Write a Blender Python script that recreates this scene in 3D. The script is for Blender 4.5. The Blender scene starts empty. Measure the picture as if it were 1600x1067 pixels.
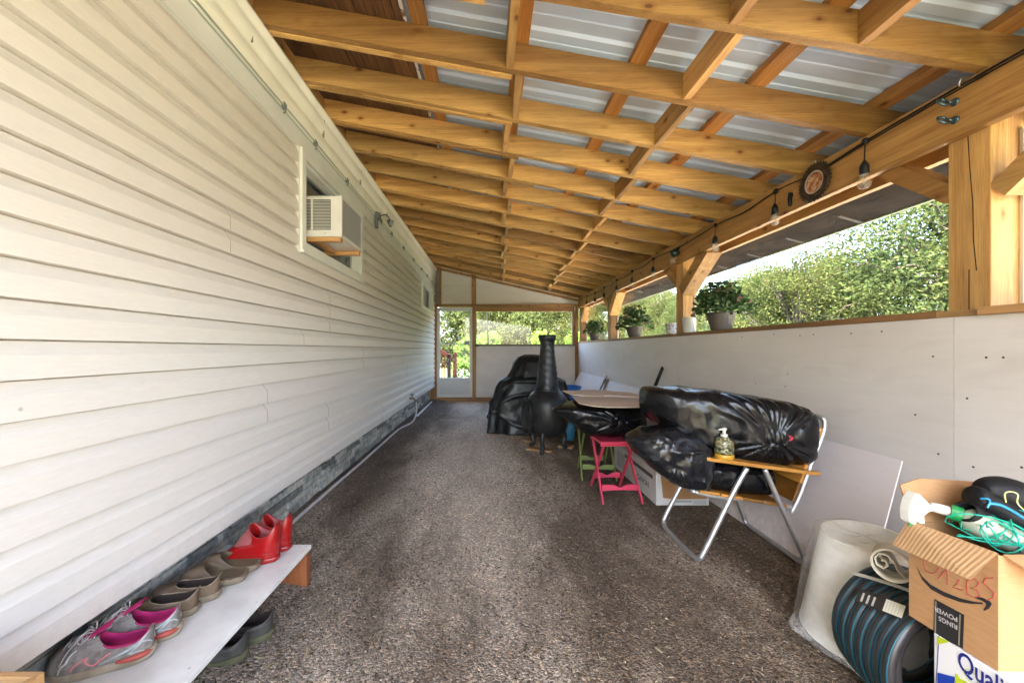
import bpy, math, random
from mathutils import Vector, Matrix, noise as mnoise
R = math.radians
sc = bpy.context.scene
col = sc.collection
EYE = 1.14
# ---------------------------------------------------------------- camera, sky, sun, exposure
cam_d = bpy.data.cameras.new('camera'); cam = bpy.data.objects.new('camera', cam_d); col.objects.link(cam)
cam.location = (0, 0, EYE); cam.rotation_euler = (R(90), 0, 0)
cam_d.sensor_width = 36; cam_d.lens = 13.5; cam_d.shift_x = 35/1600; cam_d.shift_y = 12.5/1600
cam_d.clip_start = 0.02; cam_d.clip_end = 2000
sc.camera = cam
SUN_EL, SUN_AZ = 56, 215          # azimuth of the sun, degrees clockwise from +Y (behind, to the left)
w = bpy.data.worlds.new('World'); sc.world = w; w.use_nodes = True
nt = w.node_tree; bg = nt.nodes['Background']
sky = nt.nodes.new('ShaderNodeTexSky'); sky.sky_type = 'NISHITA'; sky.sun_disc = False
sky.sun_elevation = R(SUN_EL); sky.sun_rotation = R(SUN_AZ); sky.air_density = 1.0; sky.dust_density = 3.0
nt.links.new(sky.outputs[0], bg.inputs[0]); bg.inputs[1].default_value = 0.15
sd = bpy.data.lights.new('sun', 'SUN'); sd.energy = 4.0; sd.angle = R(0.6); sd.color = (1, .93, .80)
so = bpy.data.objects.new('sun', sd); col.objects.link(so)
dirv = Vector((math.sin(R(SUN_AZ))*math.cos(R(SUN_EL)), math.cos(R(SUN_AZ))*math.cos(R(SUN_EL)), math.sin(R(SUN_EL))))
so.rotation_euler = dirv.to_track_quat('Z', 'Y').to_euler(); so.location = dirv*30
sc.view_settings.view_transform = 'Standard'; sc.view_settings.look = 'None'
sc.view_settings.exposure = 4.12; sc.view_settings.gamma = 1
sc.render.engine = 'CYCLES'
sc.cycles.use_denoising = True
try: sc.cycles.denoiser = 'OPENIMAGEDENOISE'
except Exception: pass
sc.cycles.max_bounces = 10; sc.cycles.diffuse_bounces = 7; sc.cycles.glossy_bounces = 4
sc.cycles.transparent_max_bounces = 24; sc.cycles.transmission_bounces = 6
sc.cycles.sample_clamp_indirect = 6; sc.cycles.caustics_reflective = False; sc.cycles.caustics_refractive = False

# ---------------------------------------------------------------- measuring helpers (photo pixel on a plane -> metres)
def PY(u, v, Y): return Vector(((u-765)*Y/600, Y, EYE-(v-546)*Y/600))
def PX(u, v, X):
    Y = 600*X/(u-765); return Vector((X, Y, EYE-(v-546)*Y/600))
def PZ(u, v, z=0.0):
    Y = 600*(EYE-z)/(v-546); return Vector(((u-765)*Y/600, Y, z))

# ---------------------------------------------------------------- mesh builder
class MB:
    def __init__(s): s.v = []; s.f = []
    def add(s, vs, fs):
        o = len(s.v); s.v += [Vector(p) for p in vs]; s.f += [tuple(i+o for i in f) for f in fs]; return s
    def box(s, a, b, m=None):
        x0, y0, z0 = a; x1, y1, z1 = b
        x0, x1 = min(x0, x1), max(x0, x1); y0, y1 = min(y0, y1), max(y0, y1); z0, z1 = min(z0, z1), max(z0, z1)
        vs = [Vector(p) for p in ((x0,y0,z0),(x1,y0,z0),(x1,y1,z0),(x0,y1,z0),(x0,y0,z1),(x1,y0,z1),(x1,y1,z1),(x0,y1,z1))]
        if m: vs = [m @ p for p in vs]
        return s.add(vs, [(0,3,2,1),(4,5,6,7),(0,1,5,4),(1,2,6,5),(2,3,7,6),(3,0,4,7)])
    def hexa(s, vs): return s.add(vs, [(0,3,2,1),(4,5,6,7),(0,1,5,4),(1,2,6,5),(2,3,7,6),(3,0,4,7)])
    def bar(s, p, q, w, h, up=(0,0,1)):          # rectangular bar from p to q, w across, h along 'up'
        p = Vector(p); q = Vector(q); d = (q-p).normalized(); up = Vector(up)
        side = d.cross(up)
        if side.length < 1e-4: side = d.cross(Vector((1,0,0)))
        side.normalize(); u2 = side.cross(d).normalized()
        a = side*w/2; b = u2*h/2
        return s.hexa([p-a-b, p+a-b, q+a-b, q-a-b, p-a+b, p+a+b, q+a+b, q-a+b])
    def tube(s, pts, r, n=8, closed=False, cap=True):
        pts = [Vector(p) for p in pts]; N = len(pts)
        rr = r if isinstance(r, (list, tuple)) else [r]*N
        o = len(s.v); prev = None
        for i, p in enumerate(pts):
            if closed: t = pts[(i+1) % N]-pts[i-1]
            else: t = pts[min(i+1, N-1)]-pts[max(i-1, 0)]
            t.normalize()
            if prev is None:
                a = t.cross(Vector((0,0,1)))
                if a.length < .05: a = t.cross(Vector((1,0,0)))
            else:
                a = prev-t*prev.dot(t)
                if a.length < 1e-5: a = t.cross(Vector((0,0,1)))
            a.normalize(); prev = a; b = t.cross(a)
            for k in range(n):
                an = 2*math.pi*k/n; s.v.append(p+(a*math.cos(an)+b*math.sin(an))*rr[i])
        for i in range(N if closed else N-1):
            j = (i+1) % N
            for k in range(n):
                k2 = (k+1) % n; s.f.append((o+i*n+k, o+i*n+k2, o+j*n+k2, o+j*n+k))
        if cap and not closed:
            s.f.append(tuple(o+k for k in reversed(range(n)))); s.f.append(tuple(o+(N-1)*n+k for k in range(n)))
        return s
    def lathe(s, prof, c=(0,0,0), n=32, m=None, cap0=True, cap1=True):
        o = len(s.v); c = Vector(c)
        for r, z in prof:
            for k in range(n):
                an = 2*math.pi*k/n; p = Vector((r*math.cos(an), r*math.sin(an), z))
                s.v.append(c+(m @ p if m else p))
        for i in range(len(prof)-1):
            for k in range(n):
                k2 = (k+1) % n; s.f.append((o+i*n+k, o+i*n+k2, o+(i+1)*n+k2, o+(i+1)*n+k))
        if cap0: s.f.append(tuple(o+k for k in reversed(range(n))))
        if cap1: s.f.append(tuple(o+(len(prof)-1)*n+k for k in range(n)))
        return s
    def rings(s, rings, cap0=False, cap1=False):
        o = len(s.v); n = len(rings[0])
        for r in rings: s.v += [Vector(p) for p in r]
        for i in range(len(rings)-1):
            for k in range(n):
                k2 = (k+1) % n; s.f.append((o+i*n+k, o+i*n+k2, o+(i+1)*n+k2, o+(i+1)*n+k))
        if cap0: s.f.append(tuple(o+k for k in reversed(range(n))))
        if cap1: s.f.append(tuple(o+(len(rings)-1)*n+k for k in range(n)))
        return s
    def grid(s, rows):
        o = len(s.v); n = len(rows[0])
        for r in rows: s.v += [Vector(p) for p in r]
        for i in range(len(rows)-1):
            for k in range(n-1): s.f.append((o+i*n+k, o+i*n+k+1, o+(i+1)*n+k+1, o+(i+1)*n+k))
        return s
    def prism(s, poly, d):                       # closed planar polygon extruded along vector d
        d = Vector(d); n = len(poly); P = [Vector(p) for p in poly]
        return s.add(P+[p+d for p in P], [tuple(reversed(range(n))), tuple(range(n, 2*n))]+[(i, (i+1) % n, n+(i+1) % n, n+i) for i in range(n)])
    def xf(s, m):
        s.v = [m @ p for p in s.v]; return s

OFF = {}
def tagit(o, label=None, cat=None, group=None, kind=None):
    if label: o['label'] = label
    if cat: o['category'] = cat
    if group: o['group'] = group
    if kind: o['kind'] = kind
def T(name, label, cat, loc, group=None, local=False, rz=0):
    o = bpy.data.objects.new(name, None); col.objects.link(o); o.empty_display_size = .1
    o.location = loc; o.rotation_euler = (0, 0, rz); tagit(o, label, cat, group)
    OFF[o.name] = Vector((0,0,0)) if local else Vector(loc)
    return o
def O(name, mb, mat, parent=None, smooth=False, label=None, cat=None, group=None, kind=None, bevel=0, solid=0, sub=0, loc=None):
    if parent: off = OFF[parent.name]
    elif loc is not None: off = Vector(loc)
    else:
        xs = [p.x for p in mb.v]; ys = [p.y for p in mb.v]; zs = [p.z for p in mb.v]
        off = Vector(((min(xs)+max(xs))/2, (min(ys)+max(ys))/2, min(zs)))
    me = bpy.data.meshes.new(name)
    me.from_pydata([tuple(p-off) for p in mb.v], [], mb.f); me.update()
    if smooth: me.polygons.foreach_set('use_smooth', [True]*len(me.polygons))
    me.materials.append(mat)
    o = bpy.data.objects.new(name, me); col.objects.link(o)
    if parent: o.parent = parent
    else: o.location = off
    OFF[o.name] = off
    tagit(o, label, cat, group, kind)
    if solid:
        md = o.modifiers.new('solid', 'SOLIDIFY'); md.thickness = solid; md.offset = 0
    if bevel:
        md = o.modifiers.new('bevel', 'BEVEL'); md.width = bevel; md.segments = 2; md.limit_method = 'ANGLE'; md.angle_limit = R(35)
    if sub:
        md = o.modifiers.new('sub', 'SUBSURF'); md.levels = sub; md.render_levels = sub
    return o
def copy_tree(o, parent=None):
    c = o.copy(); col.objects.link(c); c.parent = parent; OFF[c.name] = OFF.get(o.name, Vector((0,0,0)))
    for ch in list(o.children): copy_tree(ch, c)
    return c
def text(s, size, org, xd, yd, mat, parent, name='lettering', ext=.0006, align='LEFT', bold=0, sx=1.0):
    cu = bpy.data.curves.new('t', 'FONT'); cu.body = s; cu.size = size; cu.extrude = 0; cu.align_x = align; cu.offset = bold
    to = bpy.data.objects.new('t', cu); col.objects.link(to)
    dg = bpy.context.evaluated_depsgraph_get(); me = bpy.data.meshes.new_from_object(to.evaluated_get(dg))
    bpy.data.objects.remove(to)
    xd = Vector(xd).normalized(); yd = Vector(yd).normalized(); zd = xd.cross(yd)
    mb = MB(); org = Vector(org)
    mb.v = [org+xd*p.co.x*sx+yd*p.co.y+zd*ext for p in me.vertices]; mb.f = [tuple(p.vertices) for p in me.polygons]
    return O(name, mb, mat, parent)

# ---------------------------------------------------------------- materials
def NT(name):
    m = bpy.data.materials.new(name); m.use_nodes = True; t = m.node_tree
    return m, t, t.nodes['Principled BSDF']
def nd(t, ty, **kw):
    n = t.nodes.new(ty)
    for k, v in kw.items():
        if hasattr(n, k): setattr(n, k, v)
    return n
def setin(n, **kw):
    for k, v in kw.items(): n.inputs[k.replace('_', ' ')].default_value = v
def ramp(t, stops):
    r = t.nodes.new('ShaderNodeValToRGB'); e = r.color_ramp.elements
    while len(e) < len(stops): e.new(.5)
    for i, (p, c) in enumerate(stops):
        e[i].position = p; e[i].color = (*c, 1) if len(c) == 3 else c
    return r
def mixc(t, fac, a, b, mode='MIX'):
    m = t.nodes.new('ShaderNodeMix'); m.data_type = 'RGBA'; m.blend_type = mode
    for s, v in ((0, fac), (6, a), (7, b)):
        if hasattr(v, 'is_output') or isinstance(v, bpy.types.NodeSocket): t.links.new(v, m.inputs[s])
        else: m.inputs[s].default_value = v if s == 0 else ((*v, 1) if len(v) == 3 else v)
    return m.outputs[2]
def bump(t, b, h, strength, dist):
    n = t.nodes.new('ShaderNodeBump'); n.inputs['Strength'].default_value = strength; n.inputs['Distance'].default_value = dist
    t.links.new(h, n.inputs['Height']); t.links.new(n.outputs[0], b.inputs['Normal']); return n
def coords(t, scale=(1,1,1), rand=0, out='Object'):
    tc = t.nodes.new('ShaderNodeTexCoord'); mp = t.nodes.new('ShaderNodeMapping'); mp.inputs['Scale'].default_value = scale
    t.links.new(tc.outputs[out], mp.inputs['Vector'])
    if rand:
        oi = t.nodes.new('ShaderNodeObjectInfo'); mu = t.nodes.new('ShaderNodeMath'); mu.operation = 'MULTIPLY'; mu.inputs[1].default_value = rand
        t.links.new(oi.outputs['Random'], mu.inputs[0]); cb = t.nodes.new('ShaderNodeCombineXYZ')
        for i in range(3): t.links.new(mu.outputs[0], cb.inputs[i])
        t.links.new(cb.outputs[0], mp.inputs['Location'])
    return mp.outputs[0]
def pm(name, c, rough=.5, metal=0, c2=None, ns=8, nd_=4, bmp=0, bs=60, spec=None, scale=(1,1,1), coat=0, sub=0, lo=.35, hi=.65, rvar=0):
    m, t, b = NT(name); b.inputs['Base Color'].default_value = (*c, 1); b.inputs['Roughness'].default_value = rough; b.inputs['Metallic'].default_value = metal
    if spec is not None: b.inputs['Specular IOR Level'].default_value = spec
    if coat: b.inputs['Coat Weight'].default_value = coat
    co = coords(t, scale) if (c2 or bmp) else None
    if c2:
        n = nd(t, 'ShaderNodeTexNoise'); setin(n, Scale=ns, Detail=nd_); t.links.new(co, n.inputs['Vector'])
        r = ramp(t, [(lo, c), (hi, c2)]); t.links.new(n.outputs[0], r.inputs[0]); t.links.new(r.outputs[0], b.inputs['Base Color'])
        if rvar:
            mr = t.nodes.new('ShaderNodeMapRange'); mr.inputs[3].default_value = rough-rvar; mr.inputs[4].default_value = rough+rvar
            t.links.new(n.outputs[0], mr.inputs[0]); t.links.new(mr.outputs[0], b.inputs['Roughness'])
    if bmp:
        n = nd(t, 'ShaderNodeTexNoise'); setin(n, Scale=bs, Detail=5); t.links.new(co, n.inputs['Vector'])
        bump(t, b, n.outputs[0], bmp, .004)
    return m
def wood(name, light, dark, axis='X', knots=True, rough=.62, tint=.46, grain=1.0):
    m, t, b = NT(name); b.inputs['Roughness'].default_value = rough
    k = {'X': (1.1, 26, 26), 'Y': (26, 1.1, 26), 'Z': (26, 26, 1.1)}[axis]
    kk = {'X': (5, 9, 9), 'Y': (9, 5, 9), 'Z': (9, 9, 5)}[axis]
    co = coords(t, k, 37)
    n1 = nd(t, 'ShaderNodeTexNoise'); setin(n1, Scale=1.0*grain, Detail=7, Roughness=.62, Distortion=.8); t.links.new(co, n1.inputs[0])
    r1 = ramp(t, [(.30, dark), (.52, tuple((a+b_)/2 for a, b_ in zip(light, dark))), (.72, light)]); t.links.new(n1.outputs[0], r1.inputs[0])
    c = r1.outputs[0]
    co3 = coords(t, tuple(q*.35 if q < 5 else q*.06 for q in k), 91)
    n3 = nd(t, 'ShaderNodeTexNoise'); setin(n3, Scale=1.6, Detail=3); t.links.new(co3, n3.inputs[0])
    r3 = ramp(t, [(.38, (.62,.62,.60)), (.6, (1.12,1.08,1.02))]); t.links.new(n3.outputs[0], r3.inputs[0])
    c = mixc(t, .8, c, r3.outputs[0], 'MULTIPLY')
    n4 = nd(t, 'ShaderNodeTexNoise'); setin(n4, Scale=3.2, Detail=8, Roughness=.75); t.links.new(coords(t, tuple(q*2.2 if q < 5 else q*3.5 for q in k), 17), n4.inputs[0])
    r4 = ramp(t, [(.36, (.60,.55,.48)), (.54, (1.06,1.06,1.06))]); t.links.new(n4.outputs[0], r4.inputs[0]); c = mixc(t, .75, c, r4.outputs[0], 'MULTIPLY')
    if knots:
        vo = nd(t, 'ShaderNodeTexVoronoi'); vo.feature = 'F1'; setin(vo, Scale=1.0, Randomness=1.0); t.links.new(coords(t, kk, 53), vo.inputs[0])
        rk = ramp(t, [(.0, (.12,.05,.025)), (.075, (.28,.13,.06)), (.095, (.70,.58,.45)), (.22, (1,1,1))]); t.links.new(vo.outputs[0], rk.inputs[0])
        c = mixc(t, .9, c, rk.outputs[0], 'MULTIPLY')
    oi = t.nodes.new('ShaderNodeObjectInfo'); ro = ramp(t, [(0, (1-tint, 1-tint*1.15, 1-tint*1.3)), (.5, (1,1,1)), (1, (1+tint*.3, 1+tint*.15, 1.0))]); t.links.new(oi.outputs['Random'], ro.inputs[0])
    c = mixc(t, 1.0, c, ro.outputs[0], 'MULTIPLY')
    t.links.new(c, b.inputs['Base Color']); bump(t, b, n1.outputs[0], .25, .003)
    return m

W_L, W_D = (.74,.475,.175), (.42,.225,.066)
wood_x = wood('rafter_wood', W_L, W_D, 'X')
wood_y = wood('beam_wood', (.72,.45,.17), (.44,.225,.07), 'Y')
wood_z = wood('post_wood', (.68,.43,.165), (.42,.22,.07), 'Z')
wood_end = wood('stud_wood', (.46,.26,.11), (.30,.15,.06), 'Z', tint=.15)
wood_endx = wood('plate_wood', (.46,.26,.11), (.30,.15,.06), 'X', tint=.15)
wood_purl = wood('purlin_wood', (.60,.31,.085), (.36,.15,.035), 'Y')
wood_deck = wood('old_deck_wood', (.26,.13,.055), (.06,.028,.014), 'Y', tint=.3, grain=1.6)
wood_sill = wood('sill_wood', (.50,.32,.15), (.34,.19,.08), 'Y', knots=False)
wood_chair = wood('chair_slat_wood', (.52,.27,.06), (.38,.17,.03), 'X', knots=False, rough=.35)
wood_ply = wood('plywood_board', (.66,.56,.46), (.54,.44,.35), 'X', knots=False, tint=.1)
wood_red = wood('leg_wood', (.34,.12,.04), (.20,.06,.02), 'Z', knots=False)
wood_block = wood('block_wood', (.55,.36,.2), (.4,.23,.11), 'X', knots=False)
wood_rail = wood('stained_rail_wood', (.42,.12,.055), (.28,.07,.03), 'Y', knots=False)
white_trim = pm('white_painted_trim', (.74,.76,.74), .45, c2=(.68,.70,.67), ns=5, bmp=.05)
cream_trim = pm('cream_ridged_trim', (.84,.83,.72), .5, c2=(.78,.77,.66), ns=6, bmp=.08, bs=30)
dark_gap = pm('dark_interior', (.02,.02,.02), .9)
black_rub = pm('black_rubber', (.009,.0095,.011), .55, bmp=.05, spec=.25)
black_iron = pm('black_painted_iron', (.026,.027,.030), .36, c2=(.010,.0105,.012), ns=14, bmp=.5, bs=40, rvar=.1, spec=.4)
alu = pm('aluminium_tube', (.60,.61,.63), .42, .85, c2=(.50,.51,.52), ns=20, rvar=.08)
galv = pm('galvanised_steel', (.55,.57,.60), .35, .9)
stone_c = None

def splash(t, c, z0, z1, amt, colr=(.30,.25,.20)):      # mud splashed up from the ground, fading with height
    tc = t.nodes.new('ShaderNodeTexCoord'); sx = t.nodes.new('ShaderNodeSeparateXYZ'); t.links.new(tc.outputs['Object'], sx.inputs[0])
    m = t.nodes.new('ShaderNodeMapRange'); m.inputs[1].default_value = z0; m.inputs[2].default_value = z1; m.inputs[3].default_value = 1; m.inputs[4].default_value = 0; t.links.new(sx.outputs[2], m.inputs[0])
    n = nd(t, 'ShaderNodeTexNoise'); setin(n, Scale=22, Detail=8, Roughness=.8); t.links.new(tc.outputs['Object'], n.inputs[0])
    r = ramp(t, [(.42, (0,0,0)), (.62, (1,1,1))]); t.links.new(n.outputs[0], r.inputs[0])
    a = t.nodes.new('ShaderNodeMath'); a.operation = 'MULTIPLY'; t.links.new(m.outputs[0], a.inputs[0]); t.links.new(r.outputs[0], a.inputs[1])
    b = t.nodes.new('ShaderNodeMath'); b.operation = 'MULTIPLY'; b.inputs[1].default_value = amt; t.links.new(a.outputs[0], b.inputs[0])
    return mixc(t, b.outputs[0], c, colr)
def siding_mat():
    m, t, b = NT('vinyl_siding'); b.inputs['Roughness'].default_value = .5
    n0 = nd(t, 'ShaderNodeTexNoise'); setin(n0, Scale=1.0, Detail=4); t.links.new(coords(t, (.5,.6,1.6)), n0.inputs[0])
    r = ramp(t, [(.3, (.66,.625,.585)), (.7, (.72,.685,.64))]); t.links.new(n0.outputs[0], r.inputs[0])
    st = nd(t, 'ShaderNodeTexNoise'); setin(st, Scale=1.0, Detail=6, Roughness=.7); t.links.new(coords(t, (3,14,160)), st.inputs[0])
    r2 = ramp(t, [(.35, (.93,.93,.93)), (.65, (1.03,1.03,1.03))]); t.links.new(st.outputs[0], r2.inputs[0])
    c = mixc(t, .8, r.outputs[0], r2.outputs[0], 'MULTIPLY')
    # scattered dirt specks
    vo = nd(t, 'ShaderNodeTexVoronoi'); setin(vo, Scale=2.3); t.links.new(coords(t, (1,1,1)), vo.inputs[0])
    rv = ramp(t, [(.0, (.35,.3,.24)), (.012, (.5,.45,.4)), (.02, (1,1,1))]); t.links.new(vo.outputs[0], rv.inputs[0])
    c = mixc(t, .8, c, rv.outputs[0], 'MULTIPLY')
    c = splash(t, c, .30, .48, .20)
    t.links.new(c, b.inputs['Base Color']); bump(t, b, st.outputs[0], .25, .0015)
    return m
siding = siding_mat()
def panel_mat(name, ca, cb):
    m, t, b = NT(name); b.inputs['Roughness'].default_value = .55
    n0 = nd(t, 'ShaderNodeTexNoise'); setin(n0, Scale=1.0, Detail=5, Roughness=.6); t.links.new(coords(t, (1.3,1.0,3.2), 11), n0.inputs[0])
    r = ramp(t, [(.3, ca), (.7, cb)]); t.links.new(n0.outputs[0], r.inputs[0])
    n1 = nd(t, 'ShaderNodeTexNoise'); setin(n1, Scale=1.0, Detail=6, Roughness=.7); t.links.new(coords(t, (8,3,50), 3), n1.inputs[0])
    r1 = ramp(t, [(.35, (.9,.9,.9)), (.65, (1.03,1.03,1.03))]); t.links.new(n1.outputs[0], r1.inputs[0])
    c = mixc(t, .32, r.outputs[0], r1.outputs[0], 'MULTIPLY')
    n2 = nd(t, 'ShaderNodeTexNoise'); setin(n2, Scale=1.0, Detail=3, Distortion=1.5); t.links.new(coords(t, (2.2,2.2,5), 7), n2.inputs[0])
    r2 = ramp(t, [(.58, (1,1,1)), (.70, (.84,.83,.82)), (.82, (.74,.73,.72))]); t.links.new(n2.outputs[0], r2.inputs[0])
    c = mixc(t, .32, c, r2.outputs[0], 'MULTIPLY')
    c = splash(t, c, .0, .24, .5)
    t.links.new(c, b.inputs['Base Color']); bump(t, b, n1.outputs[0], .08, .002)
    return m
wallboard = panel_mat('hardboard_panel', (.62,.585,.56), (.72,.685,.655))
def metal_roof():
    m, t, b = NT('galvalume_roofing'); b.inputs['Metallic'].default_value = .25; b.inputs['Roughness'].default_value = .5
    n0 = nd(t, 'ShaderNodeTexNoise'); setin(n0, Scale=1.0, Detail=5); t.links.new(coords(t, (2,5,2)), n0.inputs[0])
    r = ramp(t, [(.3, (.50,.63,.77)), (.7, (.62,.74,.86))]); t.links.new(n0.outputs[0], r.inputs[0]); t.links.new(r.outputs[0], b.inputs['Base Color'])
    mr = t.nodes.new('ShaderNodeMapRange'); mr.inputs[3].default_value = .42; mr.inputs[4].default_value = .62
    t.links.new(n0.outputs[0], mr.inputs[0]); t.links.new(mr.outputs[0], b.inputs['Roughness'])
    return m
roofing = metal_roof()
def island_mat(name, stops, rough=.8, trans=0, spec=.3, noise=0):
    m, t, b = NT(name); b.inputs['Roughness'].default_value = rough; b.inputs['Specular IOR Level'].default_value = spec
    g = t.nodes.new('ShaderNodeNewGeometry'); r = ramp(t, stops); r.color_ramp.interpolation = 'LINEAR'
    t.links.new(g.outputs['Random Per Island'], r.inputs[0]); c = r.outputs[0]
    oi = t.nodes.new('ShaderNodeObjectInfo'); ro = ramp(t, [(0, (.8,.88,.85)), (1, (1.15,1.08,.95))]); t.links.new(oi.outputs['Random'], ro.inputs[0])
    c = mixc(t, 1.0, c, ro.outputs[0], 'MULTIPLY')
    if noise:
        n0 = nd(t, 'ShaderNodeTexNoise'); setin(n0, Scale=noise, Detail=4); t.links.new(coords(t), n0.inputs[0])
        rn = ramp(t, [(.35, (.5,.58,.6)), (.65, (1.25,1.2,1.1))]); t.links.new(n0.outputs[0], rn.inputs[0]); c = mixc(t, .8, c, rn.outputs[0], 'MULTIPLY')
    t.links.new(c, b.inputs['Base Color'])
    if trans:
        tr = t.nodes.new('ShaderNodeBsdfTranslucent'); t.links.new(c, tr.inputs[0]); mx = t.nodes.new('ShaderNodeMixShader'); mx.inputs[0].default_value = trans
        out = t.nodes['Material Output']; t.links.new(b.outputs[0], mx.inputs[1]); t.links.new(tr.outputs[0], mx.inputs[2]); t.links.new(mx.outputs[0], out.inputs[0])
    return m
stone = island_mat('ledge_stone', [(0, (.12,.125,.135)), (.3, (.24,.25,.265)), (.55, (.36,.37,.39)), (.8, (.50,.50,.51)), (1, (.20,.20,.20))], .8, noise=30)
leaf_cedar = island_mat('cedar_foliage', [(0, (.040,.057,.022)), (.5, (.074,.094,.034)), (.9, (.102,.122,.045)), (.97, (.12,.13,.05)), (1, (.13,.10,.07))], 1.0, .45, spec=.05, noise=1.7)
leaf_bright = island_mat('bright_leaves', [(0, (.07,.14,.02)), (.5, (.11,.20,.028)), (1, (.17,.25,.04))], .6, .4)
leaf_dark = island_mat('pot_leaves', [(0, (.03,.06,.02)), (.6, (.055,.10,.03)), (.9, (.08,.13,.04)), (1, (.35,.10,.12))], .6, .3)
flower_white = island_mat('white_petals', [(0, (.6,.58,.55)), (1, (.8,.78,.76))], .7, .2)
bark = pm('bark', (.09,.07,.055), .9, c2=(.045,.035,.028), ns=20, bmp=.5)
def bag_mat(name, base=(.005,.0053,.0062), rough=.22, sc_=(1,1,1), st=.10):
    m, t, b = NT(name); setin(b, Roughness=rough); b.inputs['Base Color'].default_value = (*base, 1); b.inputs['Specular IOR Level'].default_value = .34
    n0 = nd(t, 'ShaderNodeTexNoise'); setin(n0, Scale=5, Detail=2.5, Roughness=.45, Distortion=1.6); t.links.new(coords(t, sc_), n0.inputs[0])
    n1 = nd(t, 'ShaderNodeTexVoronoi'); n1.feature = 'DISTANCE_TO_EDGE'; setin(n1, Scale=5.5); t.links.new(mixc(t, .12, coords(t, sc_), n0.outputs[1]), n1.inputs[0])
    ad = t.nodes.new('ShaderNodeMath'); ad.operation = 'ADD'; t.links.new(n0.outputs[0], ad.inputs[0])
    mu = t.nodes.new('ShaderNodeMath'); mu.operation = 'MULTIPLY'; mu.inputs[1].default_value = .6; t.links.new(n1.outputs[0], mu.inputs[0]); t.links.new(mu.outputs[0], ad.inputs[1])
    bump(t, b, ad.outputs[0], st, .05)
    return m
bag_black = bag_mat('black_bin_bag')
cover_black = bag_mat('black_cover_fabric', (.010,.0105,.012), .36, (.5,.5,.5), .2)
def glass_mat(name, fac=.08, tint=(1,1,1), rough=.02, haze=0):
    m = bpy.data.materials.new(name); m.use_nodes = True; t = m.node_tree; t.nodes.clear()
    out = t.nodes.new('ShaderNodeOutputMaterial'); tr = t.nodes.new('ShaderNodeBsdfTransparent'); tr.inputs[0].default_value = (*tint, 1)
    gl = t.nodes.new('ShaderNodeBsdfGlossy'); gl.inputs['Roughness'].default_value = rough
    lw = t.nodes.new('ShaderNodeLayerWeight'); lw.inputs[0].default_value = .5
    pw = t.nodes.new('ShaderNodeMath'); pw.operation = 'POWER'; pw.inputs[1].default_value = 4.5; t.links.new(lw.outputs['Facing'], pw.inputs[0])
    fr = t.nodes.new('ShaderNodeMath'); fr.operation = 'MULTIPLY_ADD'; fr.inputs[1].default_value = .55; fr.inputs[2].default_value = .025; t.links.new(pw.outputs[0], fr.inputs[0])
    mx = t.nodes.new('ShaderNodeMixShader'); t.links.new(fr.outputs[0], mx.inputs[0]); t.links.new(tr.outputs[0], mx.inputs[1]); t.links.new(gl.outputs[0], mx.inputs[2])
    res = mx.outputs[0]
    if haze:
        df = t.nodes.new('ShaderNodeBsdfDiffuse'); df.inputs[0].default_value = (.85,.87,.88,1); m2 = t.nodes.new('ShaderNodeMixShader'); m2.inputs[0].default_value = haze
        n0 = nd(t, 'ShaderNodeTexNoise'); setin(n0, Scale=7, Detail=4, Distortion=2); t.links.new(coords(t), n0.inputs[0])
        r = ramp(t, [(.4, (haze*.8,)*3), (.7, (min(1, haze*1.35),)*3)]); t.links.new(n0.outputs[0], r.inputs[0]); t.links.new(r.outputs[0], m2.inputs[0])
        t.links.new(res, m2.inputs[1]); t.links.new(df.outputs[0], m2.inputs[2]); res = m2.outputs[0]
        bp = t.nodes.new('ShaderNodeBump'); bp.inputs['Strength'].default_value = .05; bp.inputs['Distance'].default_value = .02; t.links.new(n0.outputs[0], bp.inputs['Height']); t.links.new(bp.outputs[0], gl.inputs['Normal'])
    t.links.new(res, out.inputs[0]); return m
clear_vinyl = glass_mat('clear_vinyl_pane')
bulb_glass = glass_mat('bulb_glass', tint=(.93,.92,.88), haze=.10)
poly_bag = glass_mat('clear_polythene', tint=(.97,.98,1), rough=.25, haze=.20)
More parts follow.
